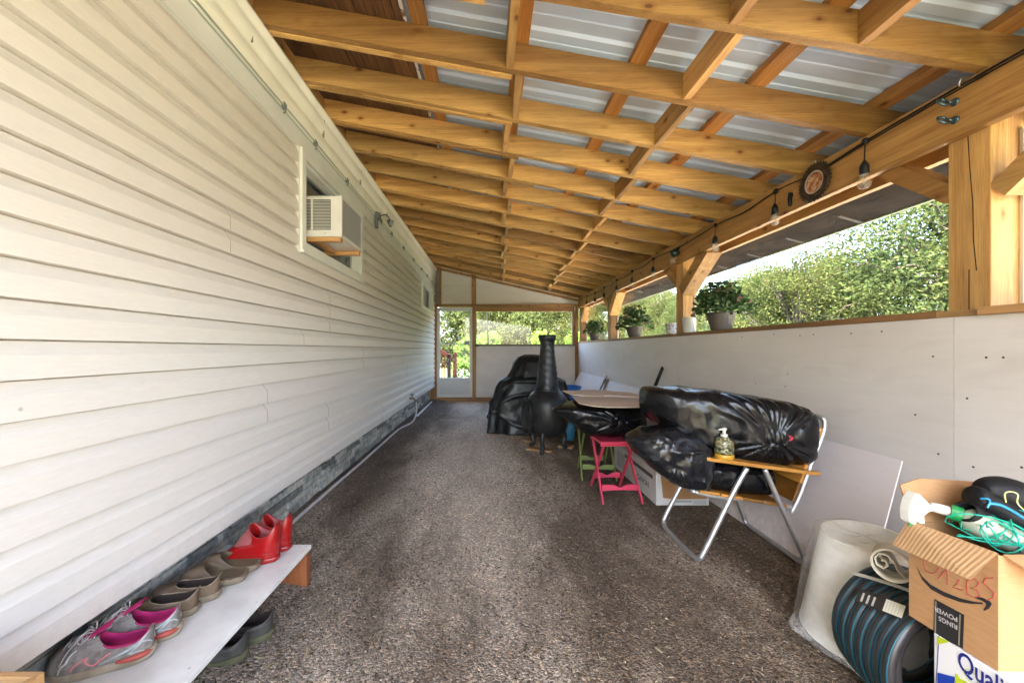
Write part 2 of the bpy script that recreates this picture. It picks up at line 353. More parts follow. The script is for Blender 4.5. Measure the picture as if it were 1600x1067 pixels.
def ground_mat():
    m, t, b = NT('packed_gravel'); b.inputs['Roughness'].default_value = .85
    n0 = nd(t, 'ShaderNodeTexNoise'); setin(n0, Scale=1.3, Detail=5, Roughness=.6, Distortion=.4); t.links.new(coords(t, (1.6,.55,1)), n0.inputs[0])
    # trodden strip down the middle
    tc = t.nodes.new('ShaderNodeTexCoord'); sx = t.nodes.new('ShaderNodeSeparateXYZ'); t.links.new(tc.outputs['Object'], sx.inputs[0])
    a = t.nodes.new('ShaderNodeMath'); a.operation = 'ADD'; a.inputs[1].default_value = .12; t.links.new(sx.outputs[0], a.inputs[0])
    ab = t.nodes.new('ShaderNodeMath'); ab.operation = 'ABSOLUTE'; t.links.new(a.outputs[0], ab.inputs[0])
    mr = t.nodes.new('ShaderNodeMapRange'); mr.inputs[1].default_value = .35; mr.inputs[2].default_value = .9; mr.inputs[3].default_value = .32; mr.inputs[4].default_value = -.12; t.links.new(ab.outputs[0], mr.inputs[0])
    my = t.nodes.new('ShaderNodeMapRange'); my.inputs[1].default_value = 1.6; my.inputs[2].default_value = 3.4; my.inputs[3].default_value = .15; my.inputs[4].default_value = 1; t.links.new(sx.outputs[1], my.inputs[0])
    mm = t.nodes.new('ShaderNodeMath'); mm.operation = 'MULTIPLY'; t.links.new(mr.outputs[0], mm.inputs[0]); t.links.new(my.outputs[0], mm.inputs[1])
    ad = t.nodes.new('ShaderNodeMath'); ad.operation = 'ADD'; t.links.new(n0.outputs[0], ad.inputs[0]); t.links.new(mm.outputs[0], ad.inputs[1])
    r = ramp(t, [(.28, (.085,.058,.038)), (.46, (.18,.136,.098)), (.68, (.52,.45,.37)), (.88, (.72,.64,.545))]); t.links.new(ad.outputs[0], r.inputs[0])
    vo = nd(t, 'ShaderNodeTexVoronoi'); setin(vo, Scale=110, Randomness=1); t.links.new(coords(t), vo.inputs[0])
    rv = ramp(t, [(0, (.5,.47,.45)), (.4, (.95,.92,.9)), (.8, (1.25,1.2,1.15)), (1, (2.2,2.0,1.8))]); 
    sp = t.nodes.new('ShaderNodeSeparateColor'); t.links.new(vo.outputs['Color'], sp.inputs[0]); t.links.new(sp.outputs[0], rv.inputs[0])
    c = mixc(t, .85, r.outputs[0], rv.outputs[0], 'MULTIPLY')
    n2 = nd(t, 'ShaderNodeTexNoise'); setin(n2, Scale=160, Detail=3); t.links.new(coords(t), n2.inputs[0])
    r2 = ramp(t, [(.3, (.5,.5,.5)), (.7, (1.35,1.35,1.35))]); t.links.new(n2.outputs[0], r2.inputs[0])
    c = mixc(t, .7, c, r2.outputs[0], 'MULTIPLY'); t.links.new(c, b.inputs['Base Color'])
    hs = t.nodes.new('ShaderNodeMath'); hs.operation = 'SUBTRACT'; t.links.new(n2.outputs[0], hs.inputs[0]); t.links.new(vo.outputs[0], hs.inputs[1])
    bump(t, b, hs.outputs[0], 1.0, .016)
    return m
gravel_m = ground_mat()
chip_m = island_mat('gravel_chips', [(0, (.03,.02,.013)), (.45, (.085,.058,.038)), (.82, (.17,.125,.085)), (.96, (.30,.23,.16)), (1, (.52,.44,.34))], .85)
grass_m = pm('lawn_grass', (.09,.11,.04), .9, c2=(.15,.16,.07), ns=9, bmp=.6, bs=90)

# ================================================================ GROUND
rnd = random.Random(7)
def gz(x, y):
    b = min(1, max(0, (-x-.80)/.42)); b = b*b*(3-2*b)*.055
    return b + .007*mnoise.noise(Vector((x*1.3, y*1.1, 0))) + .004*mnoise.noise(Vector((x*6, y*6, 3)))
mb = MB(); rows = []
ys = [-2.3+i*.05 for i in range(218)]
for y in ys: rows.append([(x, y, gz(x, y)) for x in [-1.35+j*.05 for j in range(67)]])
mb.grid(rows); mb.f = [tuple(reversed(f)) for f in mb.f]
mb.f = [tuple(reversed(f)) for f in mb.f]
O('gravel_ground', mb, gravel_m, kind='structure', smooth=True, loc=(0,0,0))
mb = MB(); mb.grid([[(x, y, -.035) for x in (-200,-60,-15,-1.3,0,2,15,60,200)] for y in (-200,-60,-10,0,8.6,20,60,200)])
O('lawn', mb, grass_m, kind='structure', loc=(0,0,0))
mb = MB(); mb.grid([[(x, y, -.029) for x in (2.16,3,4,6.0)] for y in (-14,-6,-1.6,2,5,8,12)])
O('unseen_bounce_ground', mb, pm('pale_bounce_ground', (.50,.47,.41), .95, c2=(.60,.57,.50), ns=40, bmp=.6, bs=120), kind='structure', loc=(0,0,0))  # unseen pale ground beside the wall, added to bounce light up under the roof
# loose chips and pebbles, uncountable
mb = MB()
def pebble(x, y, s, flat=.6):
    z = gz(x, y)+s*.2; an = rnd.uniform(0, 6.28); ca, sa = math.cos(an), math.sin(an); e = rnd.uniform(.5, 1)
    P = [(s,0,0),(-s*.9,0,0),(0,s*e,0),(0,-s*e,0),(s*.15,0,s*flat),(-s*.1,0,-s*flat*.5)]
    P = [(x+(px*ca-py*sa)*rnd.uniform(.8,1.2), y+(px*sa+py*ca)*rnd.uniform(.8,1.2), z+pz) for px, py, pz in P]
    mb.add(P, [(0,2,4),(2,1,4),(1,3,4),(3,0,4),(2,0,5),(1,2,5),(3,1,5),(0,3,5)])
def chip(x, y, L, wd):
    z = gz(x, y)+wd*.5; an = rnd.uniform(0, 6.28); d = Vector((math.cos(an), math.sin(an), rnd.uniform(-.25,.35)))*L/2; n = Vector((-math.sin(an), math.cos(an), rnd.uniform(-.4,.4)))*wd/2; u_ = Vector((0,0,wd*.35)); p = Vector((x, y, z))
    mb.add([p-d-n, p-d+n*.4, p+d+n, p+d-n*.5, p-d*.8+u_, p+d*.7+u_+n*.3], [(0,3,5,4),(4,5,2,1),(0,4,1),(3,2,5)])
for i in range(44000):
    y = 1.05*math.exp(rnd.random()*1.95); x = rnd.uniform(-1.24, 1.93)
    if abs(x*600/y) > 900: continue
    c_ = mnoise.noise(Vector((x*1.7, y*.8, 5)))
    mid = max(0, 1-abs(x+.12+c_*.25)/.62)
    if rnd.random() < mid*(1.35 if y > 2.2 else .6): continue
    if rnd.random() > .62+c_*.9+(.25 if x > .3 else .1): continue
    k_ = (1+y*.06)
    if rnd.random() < .5: pebble(x, y, rnd.choice([.002,.003,.004,.0055,.007])*k_*rnd.uniform(.7, 1.2), rnd.choice([.25,.6,.7]))
    else: chip(x, y, rnd.uniform(.006,.019)*k_, rnd.uniform(.002,.0055)*k_)
O('loose_gravel', mb, chip_m, kind='stuff', loc=(0,0,0))
# dry leaves / straw scattered
mb = MB()
for i in range(1500):
    y = 1.1*math.exp(rnd.random()*1.7); x = rnd.uniform(-1.1, 1.9)
    an = rnd.uniform(0, 3.14); L = rnd.uniform(.012, .045); wd = rnd.uniform(.0006, .0015) if rnd.random() < .85 else rnd.uniform(.0025, .005)
    d = Vector((math.cos(an), math.sin(an), 0)); s_ = Vector((-d.y, d.x, 0)); p = Vector((x, y, gz(x, y)+.007)); q = p+d*L+Vector((0,0,rnd.uniform(-.002,.006)))
    mb.add([p-s_*wd, p+s_*wd, q+s_*wd*.6, q-s_*wd*.6], [(0,1,2,3)])
straw_m = island_mat('dry_straw', [(0, (.16,.09,.05)), (.5, (.34,.24,.13)), (1, (.50,.42,.30))], .8)
O('dry_litter', mb, straw_m, kind='stuff', loc=(0,0,0))

# ================================================================ HOUSE (left)
XW = -1.22
house = T('clad_house', 'single storey house clad in cream lapped vinyl siding above a grey ledge stone skirting', 'house', (XW, 3.5, 0))
def zk(k): return EYE+.027+.105*k
prof = []                                   # (z, x) from bottom to top
for k in range(-8, 13):
    z0, z1 = zk(k), zk(k)+.105
    prof += [(z0, XW+.0185), (z0+.001, XW+.0192), (z0+.062, XW+.0175), (z0+.070, XW+.0135), (z0+.096, XW-.001), (z1-.0046, XW-.003), (z1-.0043, XW-.018), (z1-.0005, XW-.012)]
ZS0, ZS1 = zk(-8), EYE+1.30
def clipprof(a, b):
    out = []
    for (z0, x0), (z1, x1) in zip(prof, prof[1:]):
        if z1 <= a or z0 >= b: continue
        def at(z): return (z, x0+(x1-x0)*((z-z0)/(z1-z0) if z1 > z0 else 0))
        p, q = at(max(a, z0)), at(min(b, z1))
        if not out or out[-1] != p: out.append(p)
        out.append(q)
    return out
holes = [(2.46, 3.58, EYE+.665, EYE+1.285), (6.84, 8.1, EYE+.76, EYE+1.31)]
mb = MB()
ycuts = [-2.2, 2.46, 3.58, 6.84, 8.1, 8.47]
for a, b in zip(ycuts, ycuts[1:]):
    spans = [(ZS0, ZS1)]
    for h in holes:
        if abs(h[0]-a) < .01: spans = [(ZS0, h[2]), (h[3], ZS1)] if h[3] < ZS1-.005 else [(ZS0, h[2])]
    n = max(1, int((b-a)/.5))
    for z0, z1 in spans:
        p = clipprof(z0, z1)
        mb.grid([[(x, a+(b-a)*i/n, z) for z, x in p] for i in range(n+1)])
O('siding', mb, siding, house)
mb = MB()
joint_m = pm('joint_shadow_line', (.22,.19,.16), .8)
for u, v0, v1 in ((353,322,392),(412,598,658),(509,628,672),(565,540,575),(595,630,661),(634,566,586),(652,585,594),(511,455,520),(470,521,537),(644,541,552),(664,543,552)):
    Y = 732/(765-u); za = EYE-(v1-546)*Y/600; zb_ = EYE-(v0-546)*Y/600
    ka = round((za-zk(0))/.105); kb = round((zb_-zk(0))/.105); kb = max(kb, ka+1)
    for k in range(ka, kb):
        mb = MB()
        p = clipprof(zk(k)+.002, zk(k+1)-.006); kink = .012
        f = lambda z: Y-(kink if (z-zk(k)) > .072 else 0)*((z-zk(k)-.072)/.03 if (z-zk(k)) > .072 else 0)
        mb.grid([[(x+.0016, f(z), z) for z, x in p if x > XW-.005], [(x+.0016, f(z)+.0016*Y, z) for z, x in p if x > XW-.005]]); O('siding_joint', mb, joint_m, house)
# stone skirting
mb = MB(); ZB = EYE-.822; r2 = random.Random(3)
z = -.04
while z < ZB-.004:
    h = r2.choice([.028,.036,.045,.055]); z1 = min(z+h, ZB)
    y = -2.2+r2.uniform(0, .1)
    while y < 8.44:
        L = r2.choice([.09,.13,.18,.24])*r2.uniform(.8,1.2); y1 = min(y+L, 8.44); d = r2.uniform(0, .013); d2 = d+r2.uniform(-.006,.006)
        x0 = XW-.088
        mb.hexa([Vector(p) for p in ((x0-.03, y, z), (x0+d, y+.002, z+.002), (x0+d2, y1-.002, z+.002), (x0-.03, y1, z), (x0-.03, y, z1), (x0+d2, y+.003, z1-.002), (x0+d, y1-.003, z1-.002), (x0-.03, y1, z1))])
        y = y1+.001
    z = z1+.0008
O('stone_skirting', mb, stone, house)
mb = MB(); mb.box((XW-.13, -2.2, -.05), (XW-.112, 8.44, ZB)); mb.box((XW-.13, -2.2, ZB+.001), (XW+.0, 8.44, ZB+.008))
O('skirting_backing', mb, dark_gap, house)
# white band above the siding
mb = MB(); mb.box((XW-.01, -2.2, EYE+1.285), (XW+.012, 8.45, EYE+1.405)); mb.box((XW+.012, -2.2, EYE+1.282), (XW+.020, 8.45, EYE+1.297))
O('frieze_board', mb, white_trim, house)
mb = MB(); pr = []
N = 26
for i in range(N+1):
    t_ = i/N; zz = EYE+1.405+.262*t_; bul = .020+.012*abs(math.sin(t_*math.pi*2.5))+.03*t_
    pr.append((zz, XW+bul))
pr = [(EYE+1.405, XW)]+pr+[(EYE+1.667, XW+.02)]
mb.grid([[(x, -2.1+i*.525, zz+.017*(-2.1+i*.525-2)*t2) for t2, (zz, x) in zip([k/len(pr) for k in range(len(pr))], pr)] for i in range(21)])
O('ribbed_soffit_trim', mb, cream_trim, house, smooth=True)
mb = MB()
for Y, z in ((1.9,1.52),(2.72,1.50),(2.73,1.60),(3.5,1.5),(3.52,1.60),(4.4,1.52),(5.2,1.57)):
    mb = MB(); mb.box((XW+.035, Y, EYE+z), (XW+.048, Y+.004, EYE+z+.05)); O('trim_joint', mb, joint_m, house)
# house body behind the wall and its roof
mb = MB(); mb.box((-6.2, -2.18, -.03), (XW-.62, 8.45, EYE+1.60)); 
O('interior', mb, pm('room_darkness', (.13,.12,.11), .9), house)  # dark box, its colour standing in for the unlit room behind the windows
mb = MB(); mb.box((-6.2,-2.22,-.03),(XW-.02,-2.20,EYE+1.66)); O('gable_wall', mb, siding, house); mb = MB(); mb.box((-6.2,8.47,-.03),(XW-.02,8.49,EYE+1.66)); O('gable_wall', mb, siding, house)
mb = MB(); mb.add([(-1.3,-1.7,EYE+1.95),(-3.8,-1.7,EYE+2.7),(-6.6,-1.7,EYE+1.9),(-1.3,9.0,EYE+1.95),(-3.8,9.0,EYE+2.7),(-6.6,9.0,EYE+1.9)], [(0,3,4,1),(1,4,5,2)])
O('shingle_roof', mb, pm('grey_shingles', (.12,.12,.12), .9, c2=(.18,.17,.16), ns=30), house, solid=.03)

def zr(X, Y):                               # underside of the rafters
    zl = EYE+1.685+.024*(Y-2); zr_ = EYE+1.10+.003*(Y-1.4); return zl+(zr_-zl)*(X+1.22)/3.16
# old deck boards of the house eave, above the rafters
mb = MB(); bx = XW-.03; r3 = random.Random(5); i = 0
while bx < -.47:
    wd = r3.uniform(.075, .105); x1 = min(bx+wd, -.445)
    a = [(x, y, zr(x, y)+.146+r3.uniform(0,.004)) for y in (-1.0, 8.45) for x in (bx, x1-.004)]
    mb.hexa([Vector(a[0]), Vector(a[1]), Vector(a[3]), Vector(a[2])]+[Vector(p)+Vector((0,0,.015)) for p in (a[0], a[1], a[3], a[2])])
    bx = x1
O('eave_deck_boards', mb, wood_deck, house)
mb = MB()
for x0, x1, dz in ((-.443,-.425,-.0),):
    mb.hexa([Vector((x0,-1.0,zr(x0,-1.2)+.142)), Vector((x1,-1.0,zr(x1,-1.2)+.142)), Vector((x1,8.4,zr(x1,8.4)+.142)), Vector((x0,8.4,zr(x0,8.4)+.142)), Vector((x0,-1.0,zr(x0,-1.2)+.17)), Vector((x1,-1.0,zr(x1,-1.2)+.17)), Vector((x1,8.4,zr(x1,8.4)+.17)), Vector((x0,8.4,zr(x0,8.4)+.17))])
O('eave_edge_strip', mb, pm('peeling_white_paint', (.62,.60,.58), .8, c2=(.16,.09,.05), ns=24, lo=.52, hi=.6), house)

def window(y0, y1, z0, z1, yin, name='window'):
    fr = MB(); X0 = XW+.004; X1 = XW+.036
    cw = .055
    fr.box((X0, y0, z0), (X1, y0+cw, z1)); fr.box((X0, y1-cw, z0), (X1, y1, z1))
    fr.box((X0, y0+cw, z0), (X1-.002, y1-cw, z0+cw)); fr.box((X0, y0+cw, z1-cw), (X1-.002, y1-cw, z1))
    fr.box((X0, y0-.004, z0-.02), (X1+.012, y1+.004, z0-.001))
    f = O('window', fr, white_trim, house, bevel=.003)
    jc = MB(); jc.box((XW-.012, y0-.014, z0-.028), (XW+.0198, y0-.0045, z1)); jc.box((XW-.012, y1+.0045, z0-.028), (XW+.0198, y1+.014, z1)); jc.box((XW-.012, y0-.0044, z0-.028), (XW+.0196, y1+.0044, z0-.0215))
    O('trim_channel', jc, siding, f)
    s = MB(); a, b, c, d = y0+cw, y1-cw, z0+cw, z1-cw; sx0, sx1 = XW-.05, XW-.01
    s.box((sx0-.05, a-.01, c-.02), (X0, a+.012, d+.01)); s.box((sx0-.05, b-.012, c-.02), (X0, b+.01, d+.01)); s.box((sx0-.05, a+.012, d-.012), (X0, b-.012, d+.01)); s.box((sx0-.05, a+.012, c-.02), (X0, b-.012, c+.012))
    O('jamb', s, white_trim, f)
    s = MB(); t_ = .028; mid = yin
    for p, q, xo in ((a+.013, mid+.014, 0), (mid-.014, b-.013, -.022)):
        s.box((sx0+xo, p, c+.013), (sx0+xo+.02, p+t_, d-.013)); s.box((sx0+xo, q-t_, c+.013), (sx0+xo+.02, q, d-.013))
        s.box((sx0+xo, p+t_, c+.013), (sx0+xo+.02, q-t_, c+.013+t_)); s.box((sx0+xo, p+t_, d-.013-t_), (sx0+xo+.02, q-t_, d-.013))
    O('sash', s, pm('grey_sash', (.42,.43,.43), .4), f)
    g = MB(); g.box((sx0-.014, a+.02, c+.02), (sx0-.010, b-.02, d-.02)); O('glass', g, glass_mat('window_glass', tint=(.75,.78,.8)), f)
    k = MB(); rows = []
    for i in range(41):
        y = a+(b-a)*i/40; rows.append([(XW-.10+.006*math.sin(i*1.9), y, c-.05), (XW-.10+.007*math.sin(i*1.9+.4), y, d+.05)])
    k.grid(rows); O('curtain', k, pm('grey_curtain', (.72,.69,.66), .9, c2=(.60,.58,.55), ns=4), f, smooth=True, solid=.002)
    return f
window(2.43, 3.61, EYE+.635, EYE+1.283, 3.0)
window(6.82, 8.12, EYE+.74, EYE+1.283, 7.45)

# curtain wire with runners, along the white band
wr = T('curtain_wire', 'thin grey wire with small runners strung along the white board over the siding', 'wire', (XW+.03, 3.5, EYE+1.41))
mb = MB(); mb.tube([(XW+.034, -1.5+i*.5, EYE+1.408-.004*math.sin(i*2.1)) for i in range(20)], .004, 6); mb.tube([(XW+.022, -1.5, EYE+1.392), (XW+.022, 8.3, EYE+1.392)], .003, 6)
O('wire', mb, pm('wire_grey', (.40,.46,.43), .4, .4), wr)
for Y in (2.22, 2.62, 3.2, 4.2, 4.65, 5.3, 6.0, 6.7, 7.3):
    mb = MB(); mb.tube([(XW+.030, Y, EYE+1.43), (XW+.045, Y, EYE+1.41), (XW+.040, Y, EYE+1.37), (XW+.028, Y, EYE+1.365)], .004, 6); mb.box((XW+.02, Y-.008, EYE+1.39), (XW+.04, Y+.008, EYE+1.415))
    O('runner', mb, pm('runner_grey', (.16,.18,.18), .5) if Y == 2.22 else bpy.data.materials['runner_grey'], wr)
cl = T('clamp_lamp', 'small dark clamp lamp fixed to the house trim beyond the window', 'lamp', (XW+.03, 4.1, EYE+1.3))
mb = MB(); mb.box((XW+.022, 4.00, EYE+1.27), (XW+.05, 4.045, EYE+1.44)); mb.box((XW+.05, 4.0, EYE+1.36), (XW+.075, 4.05, EYE+1.43)); O('bracket', mb, pm('dark_grey_metal', (.13,.14,.14), .5, .3), cl, bevel=.006)
mb = MB(); mb.tube([(XW+.07, 4.03, EYE+1.40), (XW+.11, 4.1, EYE+1.44), (XW+.12, 4.2, EYE+1.44), (XW+.11, 4.27, EYE+1.42)], .006, 6); O('arm', mb, black_rub, cl)
mb = MB(); mb.lathe([(.012,0),(.02,.02),(.035,.05),(.04,.07),(.036,.07),(.02,.045)], (XW+.11, 4.3, EYE+1.37), 16); O('lamp_head', mb, pm('lamp_head_grey', (.2,.21,.21), .4, .5), cl, smooth=True)

# ---- air conditioner in the window
ac = T('air_conditioner', 'white window air conditioner with louvred sides sticking out of the house window', 'air conditioner', (-1.1, 2.75, EYE+.75))
y0, y1, x0, x1, z0, z1 = 2.57, 2.98, -1.36, -.99, EYE+.755, EYE+1.03
white_ac = pm('off_white_metal', (.70,.69,.66), .4, c2=(.62,.61,.58), ns=7)
mb = MB(); mb.box((x0, y0+.004, z0), (x1-.012, y1-.004, z1)); O('cabinet', mb, white_ac, ac, bevel=.006)
mb = MB(); mb.box((x1-.0119, y0, z0-.003), (x1, y0+.016, z1+.002)); mb.box((x1-.0119, y1-.016, z0-.003), (x1, y1, z1+.002)); mb.box((x1-.0119, y0+.016, z0-.003), (x1, y1-.016, z0+.018)); mb.box((x1-.0119, y0+.016, z1-.014), (x1, y1-.016, z1+.002))
O('end_frame', mb, white_ac, ac)
mb = MB(); mb.box((x1-.0118, y0+.017, z0+.019), (x1-.006, y1-.017, z1-.015)); O('coil', mb, pm('dark_coil', (.16,.165,.17), .6, .3), ac)
mb = MB()
for i in range(26): 
    z = z0+.026+i*.0091; mb.box((x1-.0055, y0+.017, z), (x1-.001, y1-.017, z+.0028))
for i in range(60):
    y = y0+.02+i*.0063; mb.box((x1-.0058, y, z0+.019), (x1-.0045, y+.0018, z1-.015))
O('coil_guard', mb, pm('coil_guard_grey', (.46,.47,.47), .45, .3), ac)
mb = MB(); mb.box((x0+.06, y0+.0015, z0+.045), (x1-.075, y0+.0035, z1-.028)); O('louvre_opening', mb, dark_gap, ac)
mb = MB(); n = 20
for c0, c1 in ((x0+.06, x0+.165), (x0+.178, x1-.076)):
    for i in range(n):
        z = z0+.046+i*(.198/n); mb.hexa([Vector(p) for p in ((c0,y0-.003,z),(c1,y0-.003,z),(c1,y0+.002,z+.0045),(c0,y0+.002,z+.0045),(c0,y0-.003,z+.0025),(c1,y0-.003,z+.0025),(c1,y0+.002,z+.007),(c0,y0+.002,z+.007))])
mb.box((x0+.166, y0-.0035, z0+.045), (x0+.177, y0+.002, z1-.028))
O('side_louvre', mb, white_ac, ac)
mb = MB(); mb.tube([(x1-.11, y0-.002, z0+.022), (x1-.11, y0+.006, z0+.022)], .006, 10); O('screw', mb, galv, ac)
mb = MB(); mb.box((-1.30, 2.56, z0-.034), (-.995, 2.60, z0-.006)); mb.box((-1.26, 2.92, z0-.036), (-.995, 2.96, z0-.006)); mb.hexa([Vector(p) for p in ((-1.2,2.60,z0-.03),(-1.165,2.60,z0-.03),(-1.165,2.92,z0-.03),(-1.2,2.92,z0-.03),(-1.2,2.60,z0-.008),(-1.165,2.60,z0-.008),(-1.165,2.92,z0-.008),(-1.2,2.92,z0-.008))])
O('support_batten', mb, wood('batten_wood', (.5,.3,.13), (.3,.16,.06), 'X', knots=False), ac)

# ---- tap, hose and pipe along the house
tp = T('outdoor_tap', 'small brass garden tap coming through the siding near the far end', 'tap', (-1.17, 5.75, .38))
mb = MB(); Yt = 5.8
mb.tube([(XW, Yt, .40), (XW+.07, Yt, .40), (XW+.10, Yt, .37)], .016, 10); mb.tube([(XW+.05, Yt, .40), (XW+.05, Yt, .46)], .008, 8); O('spout', mb, pm('dull_brass', (.22,.20,.13), .45, .7), tp, smooth=True)
mb = MB(); mb.tube([(XW+.05+.03*math.cos(a*.628), Yt+.03*math.sin(a*.628), .46) for a in range(10)], .006, 6, closed=True); mb.bar((XW+.02, Yt, .46), (XW+.08, Yt, .46), .008, .006); O('handle', mb, pm('tap_handle', (.03,.12,.09), .5), tp)
def chain(pts, n=6):
    pts = [Vector(p) for p in pts]; out = []
    P = [pts[0]]+pts+[pts[-1]]
    for i in range(1, len(P)-2):
        for k in range(n):
            t = k/n; p0, p1, p2, p3 = P[i-1], P[i], P[i+1], P[i+2]
            out.append(.5*((2*p1)+(p2-p0)*t+(2*p0-5*p1+4*p2-p3)*t*t+(3*p1-p0-3*p2+p3)*t*t*t))
    out.append(pts[-1]); return out
pts = [(XW+.11, Yt, .345), (XW+.12, Yt-.02, .22), (XW+.10, Yt-.2, .09)]
for u, v in ((621,672),(600,691),(575,713),(545,730),(520,752),(500,770),(478,790),(455,812),(440,826)):
    p = PZ(u, v, .05); pts.append((max(p.x, XW+.0), p.y, gz(p.x, p.y)+.014))
mb = MB(); mb.tube(chain(pts, 6), .0115, 10)
O('garden_hose', mb, pm('pinkish_grey_hose', (.58,.52,.50), .5, c2=(.46,.42,.40), ns=12), smooth=True, label='faded grey hose snaking from the tap along the foot of the stone skirting', cat='hose')
mb = MB(); mb.tube(chain([PZ(675,628,.04), PZ(662,640,.05), PZ(652,650,.05), PZ(654,652,.03)], 5), .02, 8)
O('drain_pipe', mb, pm('pale_pvc', (.62,.62,.60), .4), smooth=True, label='short pale plastic pipe lying in the gravel at the far corner of the house', cat='pipe')

# ================================================================ LEAN-TO ROOF
cp = T('lean_to_roof', 'timber lean-to roof of closely spaced rafters under ribbed metal sheeting', 'shelter', (1.98, 3.7, 0))
XB = 1.94
mb = MB(); 
a = lambda x, y, dz: Vector((x, y, zr(x, y)+dz))
mb.hexa([a(XW-.035,-1.0,.001), a(XW,-1.0,.001), a(XW,8.46,.001), a(XW-.035,8.46,.001), a(XW-.035,-1.0,.138), a(XW,-1.0,.138), a(XW,8.46,.138), a(XW-.035,8.46,.138)])
O('ledger_board', mb, wood_y, cp)
rr = random.Random(11); RY = []
for i in range(-10, 16):
    yl = 1.995+.425*i
    if yl < -2.1: continue
    yr = yl-(.07 if i <= -1 else .02 if i == 0 else 0)
    RY.append((yl, yr)); XE = 2.75; z_l = zr(XW, yl); s_ = (zr(XB, yl)-z_l)/3.16; ze = z_l+s_*(XE-XW)
    cr = rr.uniform(-.004, .004)
    mb = MB(); t_ = .019; n = 6; R_ = []
    for k in range(n+1):
        x = XW+.003+(XE-XW-.003)*k/n; y = yl+(yr-yl)*k/n; z = z_l+(ze-z_l)*k/n+cr*math.sin(math.pi*k/n)
        R_.append([(x, y-t_, z), (x, y+t_, z), (x, y+t_, z+.14), (x, y-t_, z+.14)])
    mb.rings(R_, True, True)
    O('rafter', mb, wood_x, cp)
    if rr.random() < .6 or i in (0, 1, 2, 3):     # a second board sistered at the house end
        L = rr.uniform(1.1, 1.6); mb = MB(); R_ = []
        for k in (0, 1):
            x = XW+.004+L*k; z = z_l+s_*(x-XW)-.004
            R_.append([(x, yl+t_+.001, z), (x, yl+t_+.034, z), (x, yl+t_+.034, z+.13), (x, yl+t_+.001, z+.13)])
        mb.rings(R_, True, True); O('sister_board', mb, wood_x, cp)
for i in range(len(RY)-1):
    (ya, ya2), (yb, yb2) = RY[i], RY[i+1]
    if ya < .3: continue
    f = max(0, (ya-1.9)/6.4)
    xs = [.13+.16*f+(.022 if i % 2 else -.022), 1.035+.24*f+(.02 if i % 2 else -.02)]
    if ya < 1.3: xs = [.13, .97, 1.45]
    for x in xs:
        q = (x-XW)/3.96; y0 = ya+(ya2-ya)*q+.0195; y1 = yb+(yb2-yb)*q-.0195; dz = rr.uniform(.001,.006); tw = rr.uniform(-.012,.012)
        if x < .3 and False: pass
        mb = MB(); mb.hexa([Vector((x-.019,y0,zr(x,y0)+dz)), Vector((x+.019,y0,zr(x,y0)+dz)), Vector((x+.019+tw,y1,zr(x,y1)+dz)), Vector((x-.019+tw,y1,zr(x,y1)+dz)), Vector((x-.019,y0,zr(x,y0)+.134)), Vector((x+.019,y0,zr(x,y0)+.134)), Vector((x+.019+tw,y1,zr(x,y1)+.134)), Vector((x-.019+tw,y1,zr(x,y1)+.134))])
        O('blocking', mb, wood_y, cp)
for x in (-.36, .16, .76, 1.37, 1.99, 2.62):
    mb = MB(); mb.hexa([a(x-.04,-.98,.1415), a(x+.04,-.98,.1415), a(x+.04,8.45,.1415), a(x-.04,8.45,.1415), a(x-.04,-.98,.176), a(x+.04,-.98,.176), a(x+.04,8.45,.176), a(x-.04,8.45,.176)])
    O('purlin', mb, wood_purl, cp)
mb = MB(); rows = []; y = -1.05
while y < 8.6:
    for dy, dz in ((0,0),(.014,.013),(.03,.013),(.044,0),(.085,0),(.09,.004),(.10,.004),(.105,0),(.15,0),(.155,.004),(.165,.004),(.17,0)):
        rows.append([(x, y+dy, zr(x, y)+.177+dz) for x in (-1.6, -.5, .6, 1.7, 2.82)])
    y += .225
mb.grid(rows); O('metal_sheeting', mb, roofing, cp)
# doubled beam, posts, braces
mb = MB(); mb.hexa([Vector((XB,-1.0,EYE+.875)), Vector((XB+.038,-1.0,EYE+.875)), Vector((XB+.038,8.42,EYE+.905)), Vector((XB,8.42,EYE+.905)), Vector((XB,-1.0,zr(XB,-1.2)-.003)), Vector((XB+.038,-1.0,zr(XB,-1.2)-.006)), Vector((XB+.038,8.42,zr(XB,8.42)-.006)), Vector((XB,8.42,zr(XB,8.42)-.003))])
O('inner_beam', mb, wood_y, cp)
mb = MB(); mb.hexa([Vector((2.12,-1.0,EYE+.875)), Vector((2.158,-1.0,EYE+.875)), Vector((2.158,8.42,EYE+.905)), Vector((2.12,8.42,EYE+.905)), Vector((2.12,-1.0,zr(2.12,-1.2)-.006)), Vector((2.158,-1.0,zr(2.158,-1.2)-.008)), Vector((2.158,8.42,zr(2.158,8.42)-.008)), Vector((2.12,8.42,zr(2.12,8.42)-.006))])
O('outer_beam', mb, wood_y, cp)
posts = [(-.86,-.72), (1.516,1.657), (3.93,4.07), (6.29,6.43), (8.29,8.43)]
crack = pm('crack_shadow', (.05,.025,.01), .9)
